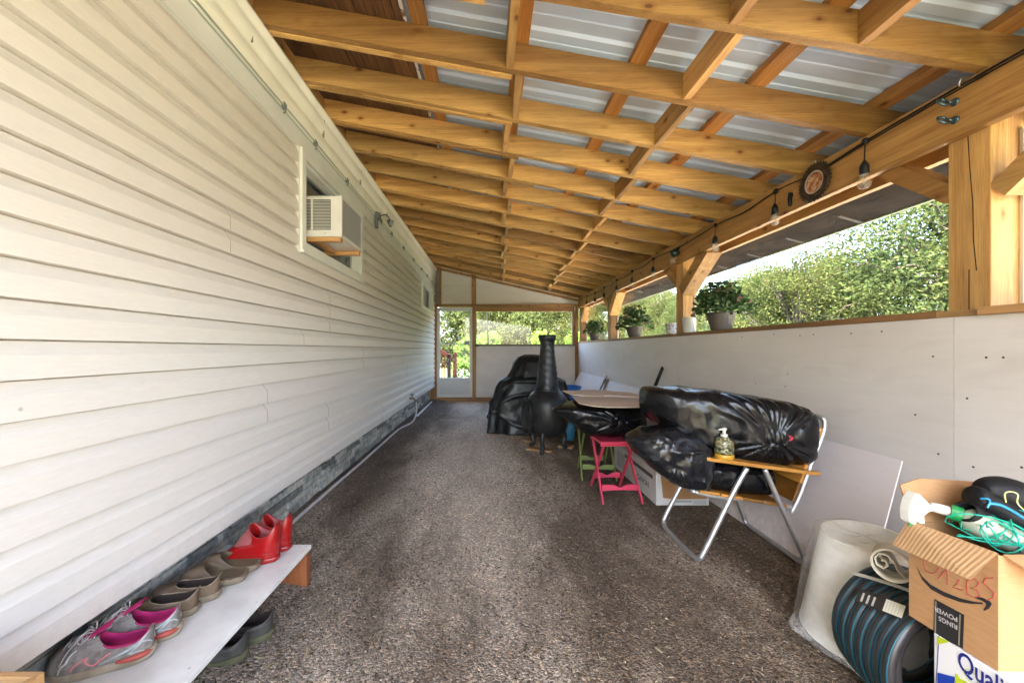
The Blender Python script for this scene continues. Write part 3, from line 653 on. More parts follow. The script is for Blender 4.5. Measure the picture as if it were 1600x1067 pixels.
for y0, y1 in posts:
    mb = MB(); mb.box((XB+.0385, y0, -.03), (2.119, y1, EYE+.96)); p = O('post', mb, wood_z, cp, bevel=.003)
    if abs(y0-1.516) < .01:
        c = MB(); zz = [.98,.85,.7,.55,.42]; yy = [1.588,1.582,1.572,1.570,1.560]
        for i in range(4):
            for (ya_, za_), (yb_, zb_), wd in (((yy[i], EYE+zz[i]-.1), (yy[i+1], EYE+zz[i+1]-.1), .0016),):
                c.hexa([Vector(q) for q in ((XB+.0375, ya_-wd, za_), (XB+.0395, ya_-wd, za_), (XB+.0395, ya_+wd, za_), (XB+.0375, ya_+wd, za_), (XB+.0375, yb_-wd, zb_), (XB+.0395, yb_-wd, zb_), (XB+.0395, yb_+wd, zb_), (XB+.0375, yb_+wd, zb_))])
        c.box((XB+.0375, 1.583, EYE+.14), (XB+.0395, 1.586, EYE+.33))
        O('crack', c, crack, p)
def brace(ya, za, yb, zb_, w_=.04, d=.09, x=2.03):
    mb = MB(); mb.bar((x, ya, za), (x, yb, zb_), d, w_, up=(0, 0, 1)); O('knee_brace', mb, wood_y, cp)
brace(1.50, EYE+.62, 1.18, EYE+.90, .075, .10); brace(1.65, EYE+.66, 1.93, EYE+.90, .07, .10)
brace(3.95, EYE+.60, 3.50, EYE+.92, .12, .135); brace(4.05, EYE+.68, 4.34, EYE+.91, .07, .10)
brace(6.31, EYE+.60, 5.95, EYE+.92, .12, .135); brace(6.41, EYE+.68, 6.70, EYE+.91, .07, .10)
brace(8.31, EYE+.62, 8.0, EYE+.91, .09, .11)
# dark sheet under the overhang and its pale drip edge
mb = MB(); mb.hexa([a(2.162,-1.0,-.014), a(2.75,-1.0,-.014), a(2.75,8.5,-.014), a(2.162,8.5,-.014), a(2.162,-1.0,-.004), a(2.75,-1.0,-.004), a(2.75,8.5,-.004), a(2.162,8.5,-.004)])
O('overhang_sheet', mb, pm('dark_soffit_sheet', (.012,.010,.009), .95, c2=(.026,.021,.018), ns=5, bmp=.5, bs=150, spec=.05), cp)
mb = MB(); zf = lambda y: zr(2.75, y)
mb.hexa([Vector((2.752,-1.0,zf(-.4)-.015)), Vector((2.775,-1.0,zf(-.4)-.015)), Vector((2.775,8.5,zf(8.5)-.034)), Vector((2.752,8.5,zf(8.5)-.034)), Vector((2.752,-1.0,zf(-.4)+.118)), Vector((2.775,-1.0,zf(-.4)+.118)), Vector((2.775,8.5,zf(8.5)+.118)), Vector((2.752,8.5,zf(8.5)+.118))])
O('drip_edge', mb, pm('pale_green_metal', (.16,.21,.11), .5), cp)

for i in range(16):
    y = .6+i*.53; mb = MB(); mb.hexa([a(2.17,y,-.019), a(2.745,y+.10,-.019), a(2.745,y+.13,-.019), a(2.17,y+.03,-.019), a(2.17,y,-.0145), a(2.745,y+.10,-.0145), a(2.745,y+.13,-.0145), a(2.17,y+.03,-.0145)]); O('soffit_batten', mb, bpy.data.materials['weathered_batten'] if i else pm('weathered_batten', (.05,.042,.034), .9), cp)
# ================================================================ HALF WALL (right)
hw = T('half_wall', 'long waist-high wall of pale grey hardboard sheets topped by a timber sill', 'wall', (XB, 3.6, 0))
seams = [-3, -.86, 1.605, 3.99, 6.43, 8.44]; ZT = EYE+.135
for y0, y1 in zip(seams, seams[1:]):
    if y1 < -.5: continue
    mb = MB(); mb.box((XB, y0+.0015, -.02), (XB+.010, y1-.0015, ZT)); O('wall_panel', mb, wallboard, hw)
mb = MB(); mb.box((XB+.0102, -.86, -.02), (XB+.03, 8.44, ZT-.002)); O('backing', mb, dark_gap, hw)
mb = MB(); mb.box((2.12, -.86, -.02), (2.14, 8.44, ZT-.01)); O('outer_sheet', mb, wallboard, hw)
for (y0, y1, xi) in ((-.86, 1.512, XB-.022), (1.66, 3.926, XB-.008), (4.075, 6.286, XB-.008), (6.434, 8.286, XB-.008)):
    mb = MB(); mb.box((xi, y0, ZT+.001), (2.16, y1, ZT+.032)); O('sill', mb, wood_sill, hw, bevel=.002)
mb = MB()
for y0, y1 in ((1.513,1.659),(3.927,4.074),(6.287,6.433),(8.287,8.43)): mb.box((XB-.003, y0, ZT+.001), (XB+.037, y1, ZT+.026))
O('sill_infill', mb, wood_sill, hw)
sm = pm('screw_head_dark', (.07,.06,.055), .5, .5)
sg = MB(); sg.lathe([(.0042,0),(.0042,.001),(.002,.0016)], (0,0,0), 10, Matrix.Rotation(R(-90), 3, 'Y'))
first = None; rs = random.Random(9)
for yy, zz in [(1.45,-.03),(1.68,-.03),(1.50,-.03),(1.30,-.03),(1.75,-.30),(2.06,.09),(2.3,.09),(2.62,.10),(2.95,.10),(3.3,.10),(3.7,.10),(2.4,.09),(1.66,-.45),(1.56,-.2),(1.54,-.47),(2.5,-.16),(2.52,-.24),(3.95,-.4),(4.05,-.05),(3.93,-.3),(2.8,-.25),(1.4,-.43),(1.25,-.25),(1.9,.09)]:
    if first is None: first = O('screw_head', sg, sm, hw, loc=None); first.location = (0, yy-3.6, EYE+zz)
    else:
        c = first.copy(); col.objects.link(c); c.parent = hw; c.location = (0, yy-3.6, EYE+zz+rs.uniform(-.004,.004))
for v_ in first.data.vertices: v_.co = v_.co+OFF[hw.name]
# clear panes between the posts
for y0, y1 in ((-.715,1.515),(1.66,3.928),(4.072,6.288),(6.432,8.288)):
    mb = MB(); mb.box((2.098, y0, ZT+.033), (2.1005, y1, EYE+.873)); g = O('clear_pane', mb, clear_vinyl, hw)
    mb = MB(); mb.box((2.090, y0, ZT+.033), (2.108, y0+.012, EYE+.87)); mb.box((2.090, y1-.012, ZT+.033), (2.108, y1, EYE+.87)); O('edge_trim', mb, pm('pane_trim', (.6,.55,.45), .5) if y0 < 0 else bpy.data.materials['pane_trim'], g)

# ================================================================ END WALL with door
YE = 8.45
def ex(u): return (u-765)/71.0
def ez(v): return EYE-(v-546)/71.0
ew = T('end_wall', 'far end wall of stud framing and grey sheets with a wide clear opening', 'wall', (.4, YE, 0))
def EB(name, u0, v0, u1, v1, dy0, dy1, mat, parent=None, **k):
    mb = MB(); mb.box((ex(u0), YE+dy0, ez(v1)), (ex(u1), YE+dy1, ez(v0))); return O(name, mb, mat, parent or ew, **k)
EB('bottom_plate', 678, 620.5, 903, 628, -.04, .05, wood_endx)
EB('stud', 678.4, 475.6, 682.8, 620.4, -.04, .05, wood_end)
EB('stud', 738.2, 480.2, 744, 620.4, -.045, .05, wood_end)
EB('header', 682.9, 475.5, 903, 480, -.05, .05, wood_endx)
EB('header', 744.1, 480.1, 897, 486.8, -.025, .05, wood_endx)
EB('stud', 894, 487, 897.8, 539, -.03, .05, wood_end); EB('stud', 898.5, 480.1, 902.6, 620, -.055, .05, wood_end)
EB('window_sill', 744.1, 538, 898, 540.5, -.045, .05, pm('dark_sill', (.16,.13,.10), .7))
EB('lower_panel', 744.1, 540.6, 898.4, 620.4, .0, .012, wallboard)
def topv(u): X = ex(u); return 546-(zr(X, YE)-EYE+.05)*71.0
for u0, u1, nm, mt, d0, d1 in ((690,737,'upper_panel',wallboard,.002,.012),(744.1,903,'upper_panel',wallboard,.002,.012),(678,686.5,'upper_panel',pm('grey_weathered_sheet',(.24,.22,.20),.8),.002,.012),(686.6,689.9,'stud',wood_end,-.04,.05),(737.1,744,'stud',wood_end,-.04,.05)):
    mb = MB(); A = Vector((ex(u0), YE+d0, ez(475.4))); B = Vector((ex(u1), YE+d0, ez(475.4))); C_ = Vector((ex(u1), YE+d0, ez(topv(u1)))); D = Vector((ex(u0), YE+d0, ez(topv(u0))))
    mb.prism([A, B, C_, D], (0, d1-d0, 0)); O(nm, mb, mt, ew)
mb = MB(); mb.bar((ex(678), YE-.02, zr(ex(678), YE)-.045), (ex(903), YE-.02, zr(ex(903), YE)-.045), .04, .05); O('top_plate', mb, wood_endx, ew)
EB('corner_filler', 671, 430, 678.3, 628, .0, .05, wood_end)
EB('seam_strip', 695, 441.8, 736.9, 442.6, -.001, .003, white_trim)
mb = MB(); mb.box((ex(745), YE+.02, ez(538)), (ex(894), YE+.0225, ez(487))); O('clear_pane', mb, clear_vinyl, ew)
mb = MB(); mb.bar((ex(742), YE-.07, ez(540)), (ex(749), YE-.07, ez(540)), .04, .03); O('sill_bracket', mb, black_rub, ew)

dr = T('storm_door', 'pale aluminium storm door with two clear panes and a solid kick panel in the end wall', 'door', (ex(710), YE, .08))
white_door = pm('pale_aluminium_door', (.60,.62,.64), .4, c2=(.54,.56,.58), ns=4)
mb = MB()
for q in ((683,481,687.5,620.3),(733.8,481,737.9,620.3),(687.5,481,733.8,486.5),(687.5,537.2,733.8,538.8),(687.5,590,733.8,593),(687.5,617,733.8,620.3)):
    mb.box((ex(q[0]), YE-.015, ez(q[3])), (ex(q[2]), YE+.02, ez(q[1])))
O('door_frame', mb, white_door, dr)
mb = MB(); mb.box((ex(687.6), YE-.004, ez(616.9)), (ex(733.7), YE+.012, ez(593.1))); O('kick_panel', mb, panel_mat('kick_panel_white', (.52,.52,.54), (.60,.60,.62)), dr)
for q in ((687.6,486.6,733.7,537.1),(687.6,538.9,733.7,589.9)):
    mb = MB(); mb.box((ex(q[0]), YE+.002, ez(q[3])), (ex(q[2]), YE+.005, ez(q[1]))); O('glass', mb, clear_vinyl, dr)
mb = MB(); mb.box((ex(725.5), YE-.07, ez(538)), (ex(733), YE-.016, ez(532.5))); mb.bar((ex(727), YE-.08, ez(533)), (ex(727), YE-.08, ez(538)), .012, .012); O('handle', mb, pm('handle_grey', (.12,.13,.16), .4, .5), dr)

# ================================================================ SHOE BENCH AND SHOES
bn = T('shoe_bench', 'low white board bench on wooden ends beside the stone skirting', 'bench', (-1.05, 1.3, 0))
bench_m = pm('worn_white_paint', (.74,.73,.70), .55, c2=(.62,.61,.58), ns=9, bmp=.15, bs=50)
mb = MB(); mb.box((-1.282, .62, .167), (-.872, 1.88, .187)); O('top_board', mb, bench_m, bn, bevel=.002)
for y0, y1 in ((1.838,1.876), (.66,.698)):
    mb = MB(); mb.box((-1.22, y0, -.02), (-.876, y1, .1665)); O('leg', mb, wood_red, bn)
mb = MB()
sc_ = MB(); sc_.lathe([(.004,0),(.004,.0008),(.002,.0015)], (0,0,0), 8)
s0 = None
for x, y in ((-.89,1.862),(-.915,1.85),(-.90,1.72),(-.88,1.45),(-.90,1.15)):
    if s0 is None: s0 = O('screw', sc_, galv, bn); [setattr(v_, 'co', v_.co+Vector((-1.05,1.3,0))) for v_ in s0.data.vertices]; s = s0
    else: s = s0.copy(); col.objects.link(s); s.parent = bn
    s.location = (x+1.05, y-1.3, .187)

def S_(sp, a, t):
    # outline at the sole (t = 0) rising to the collar (t = 1)
    L, W = sp['L'], sp['W']; ca_, sa_ = math.cos(a), math.sin(a)
    e = .74; cx = math.copysign(abs(ca_)**e, ca_); cy = math.copysign(abs(sa_)**e, sa_)
    ox = L/2*cx; oy = W/2*cy*(1+.13*ca_)*(1-.10*math.exp(-((ca_+.15)/.3)**2))
    kx, ky = sp['xc']+sp['ca']*cx, sp['cb']*cy
    f = max(0, ca_); bk = max(0, -ca_)
    zc = sp['zs']+(sp['zf']-sp['zs'])*f**sp.get('fp', 2)+(sp['zb']-sp['zs'])*bk**sp.get('bp', 3)
    w_ = t**sp.get('pw', 1.6); s = sp['s']
    if 'za' in sp:
        if t < .5: tt = t*2; w_ = tt**1.5; z = s+(sp['za']-s)*(1-(1-tt)**1.7); bl = 1+.04*math.sin(math.pi*tt); return Vector((ox*.97*(1-w_)+kx*1.04*w_, (oy*.96*(1-w_)+ky*1.06*w_)*bl, z))
        tt = (t-.5)*2; k_ = 1.04-.04*tt; return Vector((sp['xc']+(kx-sp['xc'])*k_-.004*math.sin(math.pi*tt), ky*(1.06-.06*tt), sp['za']+(zc-sp['za'])*tt))
    z = s+(zc-s)*(1-(1-t)**sp.get('pz', 1.9)); bl = 1+sp.get('bul', .05)*math.sin(math.pi*min(1, t*1.2))
    x = (ox*.97*(1-w_)+kx*w_); y = (oy*.96*(1-w_)+ky*w_)*bl
    return Vector((x, y, z))
def shoe(name, label, cat, heel, ang, sp, mats, group=None, seed=0, wr=0, laces=None, letter=False, patches=(), z0=.187):
    L = sp['L']; d = Vector((math.cos(ang), math.sin(ang), 0)); c = Vector(heel)+d*L/2
    r = T(name, label, cat, (c.x, c.y, z0), group, local=True, rz=ang); N = 56; s = sp['s']
    def out(a, k, z): 
        p = S_(sp, a, 0); return Vector((p.x*k*1.03, p.y*k*1.04, z))
    A = [2*math.pi*i/N for i in range(N)]
    mb = MB(); tr = sp.get('toe', .012); hs = sp.get('hs', .006)
    lift = lambda a: tr*max(0, math.cos(a))**4
    mb.rings([[out(a, .90, 0)+Vector((0,0,lift(a))) for a in A], [out(a, .97, .003)+Vector((0,0,lift(a))) for a in A], [out(a, 1.02, s*.55)+Vector((0,0,lift(a)*.5)) for a in A], [out(a, 1.02, s*.9+hs*max(0,-math.cos(a))) for a in A], [out(a, .985, s*1.02+hs*max(0,-math.cos(a))) for a in A], [out(a, .9, s*.96) for a in A]], True, True)
    O('sole', mb, mats['sole'], r, smooth=True)
    def disp(p, a, t):
        if not wr: return p
        n = mnoise.noise(p*28+Vector((seed,0,0)))+.6*mnoise.noise(p*60+Vector((seed,5,0))); q = Vector((p.x-sp['xc'], p.y, 0)); 
        return p+(q.normalized() if q.length > 0 else q)*n*wr*math.sin(math.pi*min(1,t*1.1))+Vector((0,0,n*wr*.6*t))
    mb = MB(); K = 15
    mb.rings([[disp(S_(sp, a, t/K), a, t/K) for a in A] for t in range(K+1)]+[[S_(sp, a, 1)*1.0+Vector((-.0015*math.cos(a), -.0015*math.sin(a), .0015)) for a in A]])
    O('upper', mb, mats['upper'], r, smooth=True)
    def inn(a, k, q):
        p = S_(sp, a, 1); f = S_(sp, a, 0)
        x = sp['xc']+(p.x-sp['xc'])*k; xi = x*(1-q)+(f.x*.86)*q; yi = p.y*k*(1-q)+f.y*.80*q
        return Vector((xi, yi, p.z*(1-q)+(s+.008)*q))
    mb = MB(); mb.rings([[inn(a, .985, 0)+Vector((0,0,.001)) for a in A], [inn(a, .93, .02) for a in A], [inn(a, .92, .25) for a in A], [inn(a, .92, .6) for a in A], [inn(a, .95, 1) for a in A]], False, True)
    O('lining', mb, mats['lining'], r, smooth=True)
    def pt(a, t, o=.002):
        p = S_(sp, a, t); n = (S_(sp, a+.02, t)-S_(sp, a-.02, t)).cross(S_(sp, a, min(1,t+.02))-S_(sp, a, max(0,t-.02)))
        if n.length > 0: n.normalize()
        if n.dot(Vector((p.x-sp['xc'], p.y, .03))) < 0: n = -n
        return disp(p, a, t)+n*o
    for nm, m_, pl, wd in patches:
        for sg_ in (1, -1):
            mb = MB()
            P = [(a*sg_, t) for a, t in pl]; Q = []
            for (a0, t0), (a1, t1) in zip(P, P[1:]):
                for k in range(6): Q.append(pt(a0+(a1-a0)*k/6, t0+(t1-t0)*k/6, .0004))
            Q.append(pt(*P[-1], .0004)); mb.tube(Q, [wd*(.4+.6*math.sin(math.pi*(i+.5)/len(Q))) for i in range(len(Q))], 6)
            O(nm, mb, m_, r, smooth=True)
    if letter:
        mb = MB()
        for q0, q1 in (((-1.28,.62),(-1.22,.14)),((-1.28,.62),(-1.50,.16)),((-1.50,.16),(-1.56,.66))) if letter < 0 else (((1.24,.12),(1.34,.62)),((1.34,.62),(1.56,.12)),((1.56,.12),(1.66,.60))):
            mb.tube([pt(q0[0]+(q1[0]-q0[0])*k/6, q0[1]+(q1[1]-q0[1])*k/6, .0008) for k in range(7)], .0021, 6)
        O('letter', mb, mats['letter'], r)
    if laces:
        mb = MB(); xf = sp['xc']+sp['ca']
        def vamp(x, y):        # height of the vamp roof at x
            t_ = (L*.485-x)/(L*.485-xf); t_ = max(0, min(1, t_)); tt = t_**(1/sp.get('pw',1.6)); p = S_(sp, 0, tt)
            return p.z+.004-abs(y)*.25
        for k in range(5):
            x0_ = xf+.006+k*.0135; x1_ = x0_+.012; h = .017+.0018*k
            for sg_ in (1, -1): mb.tube([(x0_, -h*sg_, vamp(x0_, h)), ((x0_+x1_)/2, 0, vamp((x0_+x1_)/2, 0)+.003), (x1_, h*sg_, vamp(x1_, h))], .0021, 6)
        for sg_ in (1, -1):
            x = xf+.01; z = vamp(x, 0)+.006
            mb.tube(chain([(x,0,z),(x+.005,.018*sg_,z+.018),(x+.025,.035*sg_,z+.006),(x+.02,.03*sg_,z-.012),(x+.004,.006*sg_,z)], 6), .002, 6)
            mb.tube(chain([(x,0,z),(x+.02,.02*sg_,z+.006),(x+.045,.04*sg_,z-.022),(x+.058,.050*sg_,z-.052)], 6), .002, 6)
        O('laces', mb, mats['laces'], r, smooth=True)
        mb = MB(); rows = []
        for i in range(9):
            q = i/8; x = xf+.045-q*.075; z = vamp(xf+.03, 0)-.006+q*.036
            rows.append([(x, y*(.7+.5*q), z-abs(y)*.5*(1-q*.6)) for y in (-.02,-.012,0,.012,.02)])
        mb.grid(rows); O('tongue', mb, mats['lining'], r, smooth=True, solid=.004)
    return r
grey_mesh = pm('dusty_grey_mesh', (.14,.125,.11), .85, c2=(.24,.22,.20), ns=60, bmp=.5, bs=220)
dirty_white = pm('dirty_white_rubber', (.38,.31,.23), .75, c2=(.20,.15,.10), ns=12)
pink = pm('magenta_lining', (.40,.010,.11), .8, c2=(.26,.008,.07), ns=20)
silver = pm('silver_trim', (.40,.43,.43), .45, c2=(.24,.26,.27), ns=30)
coral = pm('coral_rubber', (.40,.06,.045), .6, c2=(.26,.05,.035), ns=20)
lace_m = pm('grey_laces', (.36,.33,.31), .9); letter_m = pm('pink_letter', (.62,.18,.20), .6)
bronze = pm('brown_leather', (.15,.10,.06), .6, c2=(.08,.052,.03), ns=16, bmp=.3, bs=60); bronze_sole = pm('pale_brown_sole', (.30,.24,.16), .7, c2=(.16,.12,.075), ns=18)
olive = pm('olive_footbed', (.115,.085,.048), .75, c2=(.08,.06,.033), ns=12)
red_rub = pm('red_rubber', (.32,.004,.005), .34, c2=(.22,.006,.006), ns=7, coat=.2, rvar=.08); red_in = pm('faded_red_lining', (.28,.07,.065), .8)
dark_lea = pm('dark_grey_leather', (.035,.032,.028), .6, c2=(.075,.068,.06), ns=14, bmp=.3, bs=60)
dkin = pm('dark_lining', (.035,.022,.016), .9)
SN = dict(L=.25, W=.098, s=.026, xc=-.055, ca=.062, cb=.031, zf=.098, zs=.064, zb=.092, toe=.010, bul=.07, hs=.008, pw=2.3, pz=2.0)
snm = dict(sole=dirty_white, upper=grey_mesh, lining=pink, laces=lace_m, letter=letter_m)
pat = [('silver_band', silver, [(2.95,.85),(2.3,.55),(1.9,.35),(1.6,.10)], .0042), ('heel_stripe', silver, [(3.0,.2),(2.5,.5),(2.1,.25),(2.6,.08)], .0035), ('toe_stripe', silver, [(.95,.05),(1.0,.45),(.7,.75)], .0035), ('collar_roll', pink, [(2.9,.99),(2.2,1.0),(1.5,1.0),(.9,1.0)], .0042), ('coral_heel', coral, [(3.05,-.0),(2.6,0),(2.2,0),(1.85,0)], .010)]
def A_(heel, toe): return math.atan2(toe[1]-heel[1], toe[0]-heel[0])
G1 = 'shoes lined up on the white bench'
shoe('sneaker', 'dusty grey running shoe with pink letter N, nearest the camera on the bench', 'shoe', (-1.05, 1.205, 0), A_((-.99,1.225),(-1.22,1.135)), SN, snm, G1, laces=True, letter=1, patches=pat)
shoe('sneaker', 'dusty grey running shoe with pink lining, touching the brown slip-on behind it', 'shoe', (-1.04, 1.295, 0), A_((-.975,1.315),(-1.22,1.235)), SN, snm, G1, laces=True, patches=pat)
LF = dict(L=.235, W=.09, s=.022, xc=-.045, ca=.074, cb=.032, zf=.070, zs=.060, zb=.088, toe=.008, bul=.08, pz=2.3, pw=2.2)
lfm = dict(sole=bronze_sole, upper=bronze, lining=dkin)
shoe('slip_on_shoe', 'worn brown slip-on shoe beside the pink lined running shoe', 'shoe', (-1.06, 1.40, 0), A_((-.99,1.41),(-1.24,1.345)), LF, lfm, G1, 1, .004, patches=[('top_edge', bronze_sole, [(3.1,1),(2.2,1),(1.2,1),(.1,1)], .0022)])
shoe('slip_on_shoe', 'worn brown slip-on shoe with open dark mouth beside the olive mules', 'shoe', (-1.04, 1.485, 0), A_((-.965,1.5),(-1.22,1.44)), LF, lfm, G1, 5, .004, patches=[('top_edge', bronze_sole, [(3.1,1),(2.2,1),(1.2,1),(.1,1)], .0022)])
MU = dict(L=.245, W=.092, s=.024, xc=-.052, ca=.080, cb=.042, zf=.078, zs=.034, zb=.026, toe=.012, bul=.05, fp=1.1)
mum = dict(sole=bronze_sole, upper=bronze, lining=olive)
shoe('mule', 'open backed olive brown mule next to the brown slip-on', 'shoe', (-1.01, 1.59, 0), A_((-.96,1.6),(-1.21,1.56)), MU, mum, G1, 2, .002)
shoe('mule', 'open backed olive brown mule next to the red ankle boots', 'shoe', (-1.005, 1.672, 0), A_((-.955,1.68),(-1.2,1.65)), MU, mum, G1, 3, .002)
BT = dict(L=.25, W=.096, s=.020, xc=-.062, ca=.060, cb=.041, zf=.168, zs=.118, zb=.172, toe=.004, za=.088, fp=1.6, bp=2)
btm = dict(sole=red_rub, upper=red_rub, lining=red_in)
rimp = [('rim', red_rub, [(3.1,1),(2.2,1),(1.2,1),(.05,1)], .003), ('foot_seam', red_rub, [(3.1,.12),(2.2,.12),(1.2,.12),(.1,.1)], .0018)]
shoe('ankle_boot', 'red rubber ankle boot standing nearer the olive mules', 'boot', (-.955, 1.74, 0), A_((-.925,1.745),(-1.2,1.735)), BT, btm, G1, patches=rimp)
shoe('ankle_boot', 'red rubber ankle boot nearest the far end of the bench', 'boot', (-.95, 1.836, 0), A_((-.925,1.842),(-1.2,1.832)), BT, btm, G1, patches=rimp)
DK = dict(LF, W=.10, zf=.075, zs=.07, zb=.105, cb=.036, s=.028)
dkm = dict(sole=pm('mossy_dark_sole', (.04,.038,.02), .85, c2=(.08,.075,.035), ns=20), upper=dark_lea, lining=dkin)
shoe('work_shoe', 'dark worn shoe on the gravel under the bench, the one showing more of its heel', 'shoe', (-.86, 1.53, 0), A_((-.80,1.53),(-1.05,1.46)), DK, dkm, 'shoes under the bench', 8, .003, z0=.004)
shoe('work_shoe', 'dark worn shoe on the gravel under the bench, half hidden by the bench board', 'shoe', (-.895, 1.42, 0), A_((-.84,1.42),(-1.08,1.37)), DK, dkm, 'shoes under the bench', 9, .003, z0=.004)
ct = T('wooden_crate', 'open wooden crate standing on the near end of the white bench', 'crate', (-1.06, .70, .188))
mb = MB(); 
for q in ((-1.2,.60,-.93,.612),(-1.2,.79,-.93,.802),(-1.2,.612,-1.188,.79),(-.942,.612,-.93,.79)): mb.box((q[0],q[1],.1885),(q[2],q[3],.468))
O('side_board', mb, wood('crate_wood', (.45,.27,.12), (.3,.16,.06), 'X', knots=False), ct, kind=None)
mb = MB(); mb.box((-1.187,.613,.190),(-.943,.789,.30)); O('lining', mb, dark_gap, ct)  # solid dark block filling the crate, giving it a dark inside

# ================================================================ CHIMINEA
cx, cy = .645, 4.3
ch = T('chiminea', 'black cast iron chiminea with a tall tapering chimney standing on wood offcuts', 'fire pit', (cx, cy, .03))
prof_ = [(.02,.170),(.12,.176),(.18,.205),(.215,.265),(.233,.34),(.238,.42),(.238,.50),(.232,.55),(.215,.60),(.185,.64),(.155,.668),(.134,.69)]
mb = MB(); mb.lathe(prof_, (cx, cy, 0), 48); O('bowl', mb, black_iron, ch, smooth=True)
mb = MB(); mb.lathe([(.131,.675),(.137,.68),(.137,.70),(.131,.706)], (cx, cy, 0), 48); O('seam_ring', mb, black_iron, ch, smooth=True)
n_ = 48; rings = []
for i in range(60):
    q = i/59; z = .70+q*.50; r_ = .126-.053*q
    rings.append([(cx+(r_+.006*max(0, math.sin(14*math.pi*q+k*2*math.pi*6/n_))*math.sin(k*2*math.pi*6/n_-9*q))*math.cos(2*math.pi*k/n_), cy+(r_+.006*max(0, math.sin(14*math.pi*q+k*2*math.pi*6/n_)))*math.sin(2*math.pi*k/n_), z) for k in range(n_)])
mb = MB(); mb.rings(rings); O('chimney', mb, black_iron, ch, smooth=True)
mb = MB(); mb.lathe([(.074,1.195),(.080,1.20),(.076,1.215),(.082,1.235),(.096,1.255),(.100,1.275),(.098,1.30),(.088,1.302),(.078,1.28),(.070,1.20)], (cx, cy, 0), 40, cap0=False); O('chimney_cap', mb, black_iron, ch, smooth=True)
mb = MB(); mb.lathe([(.006,1.30),(.012,1.31),(.010,1.325),(.004,1.335)], (cx+.01, cy, 0), 12); mb.bar((cx-.09, cy, 1.298), (cx+.09, cy, 1.298), .012, .008); O('finial', mb, black_iron, ch)
mb = MB(); M_ = Matrix.Translation((cx, cy, 0)) @ Matrix.Rotation(R(196), 4, 'Z')
ring = []
for i in range(28):
    an = 2*math.pi*i/28; y = .115*math.cos(an); z = .40+.19*math.sin(an)*(1 if math.sin(an) > 0 else .95); ring.append((y, z))
def mr(xo, k): return [M_ @ Vector((xo(y, z), y*k, .40+(z-.40)*k)) for y, z in ring]
mb.rings([mr(lambda y, z: .13, 1.0), mr(lambda y, z: .225, 1.0), mr(lambda y, z: .245, 1.12), mr(lambda y, z: .255, 1.14), mr(lambda y, z: .252, 1.0), mr(lambda y, z: .14, .92)], False, True); O('mouth_rim', mb, black_iron, ch, smooth=True)
for fx, fy in ((-.075, -.17), (.19, .02), (-.15, .13)):
    d = Vector((fx, fy, 0)).normalized(); 
    mb = MB(); mb.tube(chain([Vector((cx, cy, .26))+d*.17, Vector((cx, cy, .17))+d*.20, Vector((cx, cy, .09))+d*.185, Vector((cx, cy, .045))+d*.205, Vector((cx, cy, .028))+d*.225], 5), [.034]*4+[.032,.03,.028,.027,.025,.024,.023,.022,.021,.021,.021,.022,.023,.024,.024,.024,.022], 12) if False else mb.tube(chain([Vector((cx, cy, .26))+d*.17, Vector((cx, cy, .17))+d*.20, Vector((cx, cy, .09))+d*.185, Vector((cx, cy, .045))+d*.205, Vector((cx, cy, .032))+d*.225], 5), .025, 12)
    O('leg', mb, black_iron, ch, smooth=True)
for i, (u0, v0, u1, v1, lb) in enumerate(((824,702,864,707,'pale wood offcut under the front foot of the chiminea'),(820,689,842,693,'pale wood offcut under the left rear foot of the chiminea'),(873,698,896,701,'short wood offcut under the right foot of the chiminea'))):
    p, q = PZ(u0, v0), PZ(u1, v1); mb = MB(); mb.bar((p.x, p.y, .014), (q.x, q.y+.02, .014), .11, .024); O('wood_block', mb, wood_block, label=lb, cat='wood block', group='offcuts under the chiminea', bevel=.003)

def star(K, n, seed, face='y', R_=.3, am=.006, wd=.006, ex=0, box_=None):
    r_ = random.Random(seed); out = []; K = Vector(K)
    for i in range(n):
        an = 2*math.pi*i/n+r_.uniform(-.2,.2); L = R_*r_.uniform(.35,1); out.append((K, K+Vector((math.cos(an)*L*1.3, 0, math.sin(an)*L*.7)), am*r_.uniform(.4,1), wd*r_.uniform(.7,1.5)))
    for i in range(ex):
        a_, b_ = box_; p = Vector([r_.uniform(a_[j], b_[j]) for j in range(3)]); d = Vector((r_.gauss(0,1), r_.gauss(0,.5), r_.gauss(0,.7))).normalized()*r_.uniform(.08,.26); out.append((p-d/2, p+d/2, am*r_.uniform(.4,1.1), wd*r_.uniform(.7,1.6)))
    return out
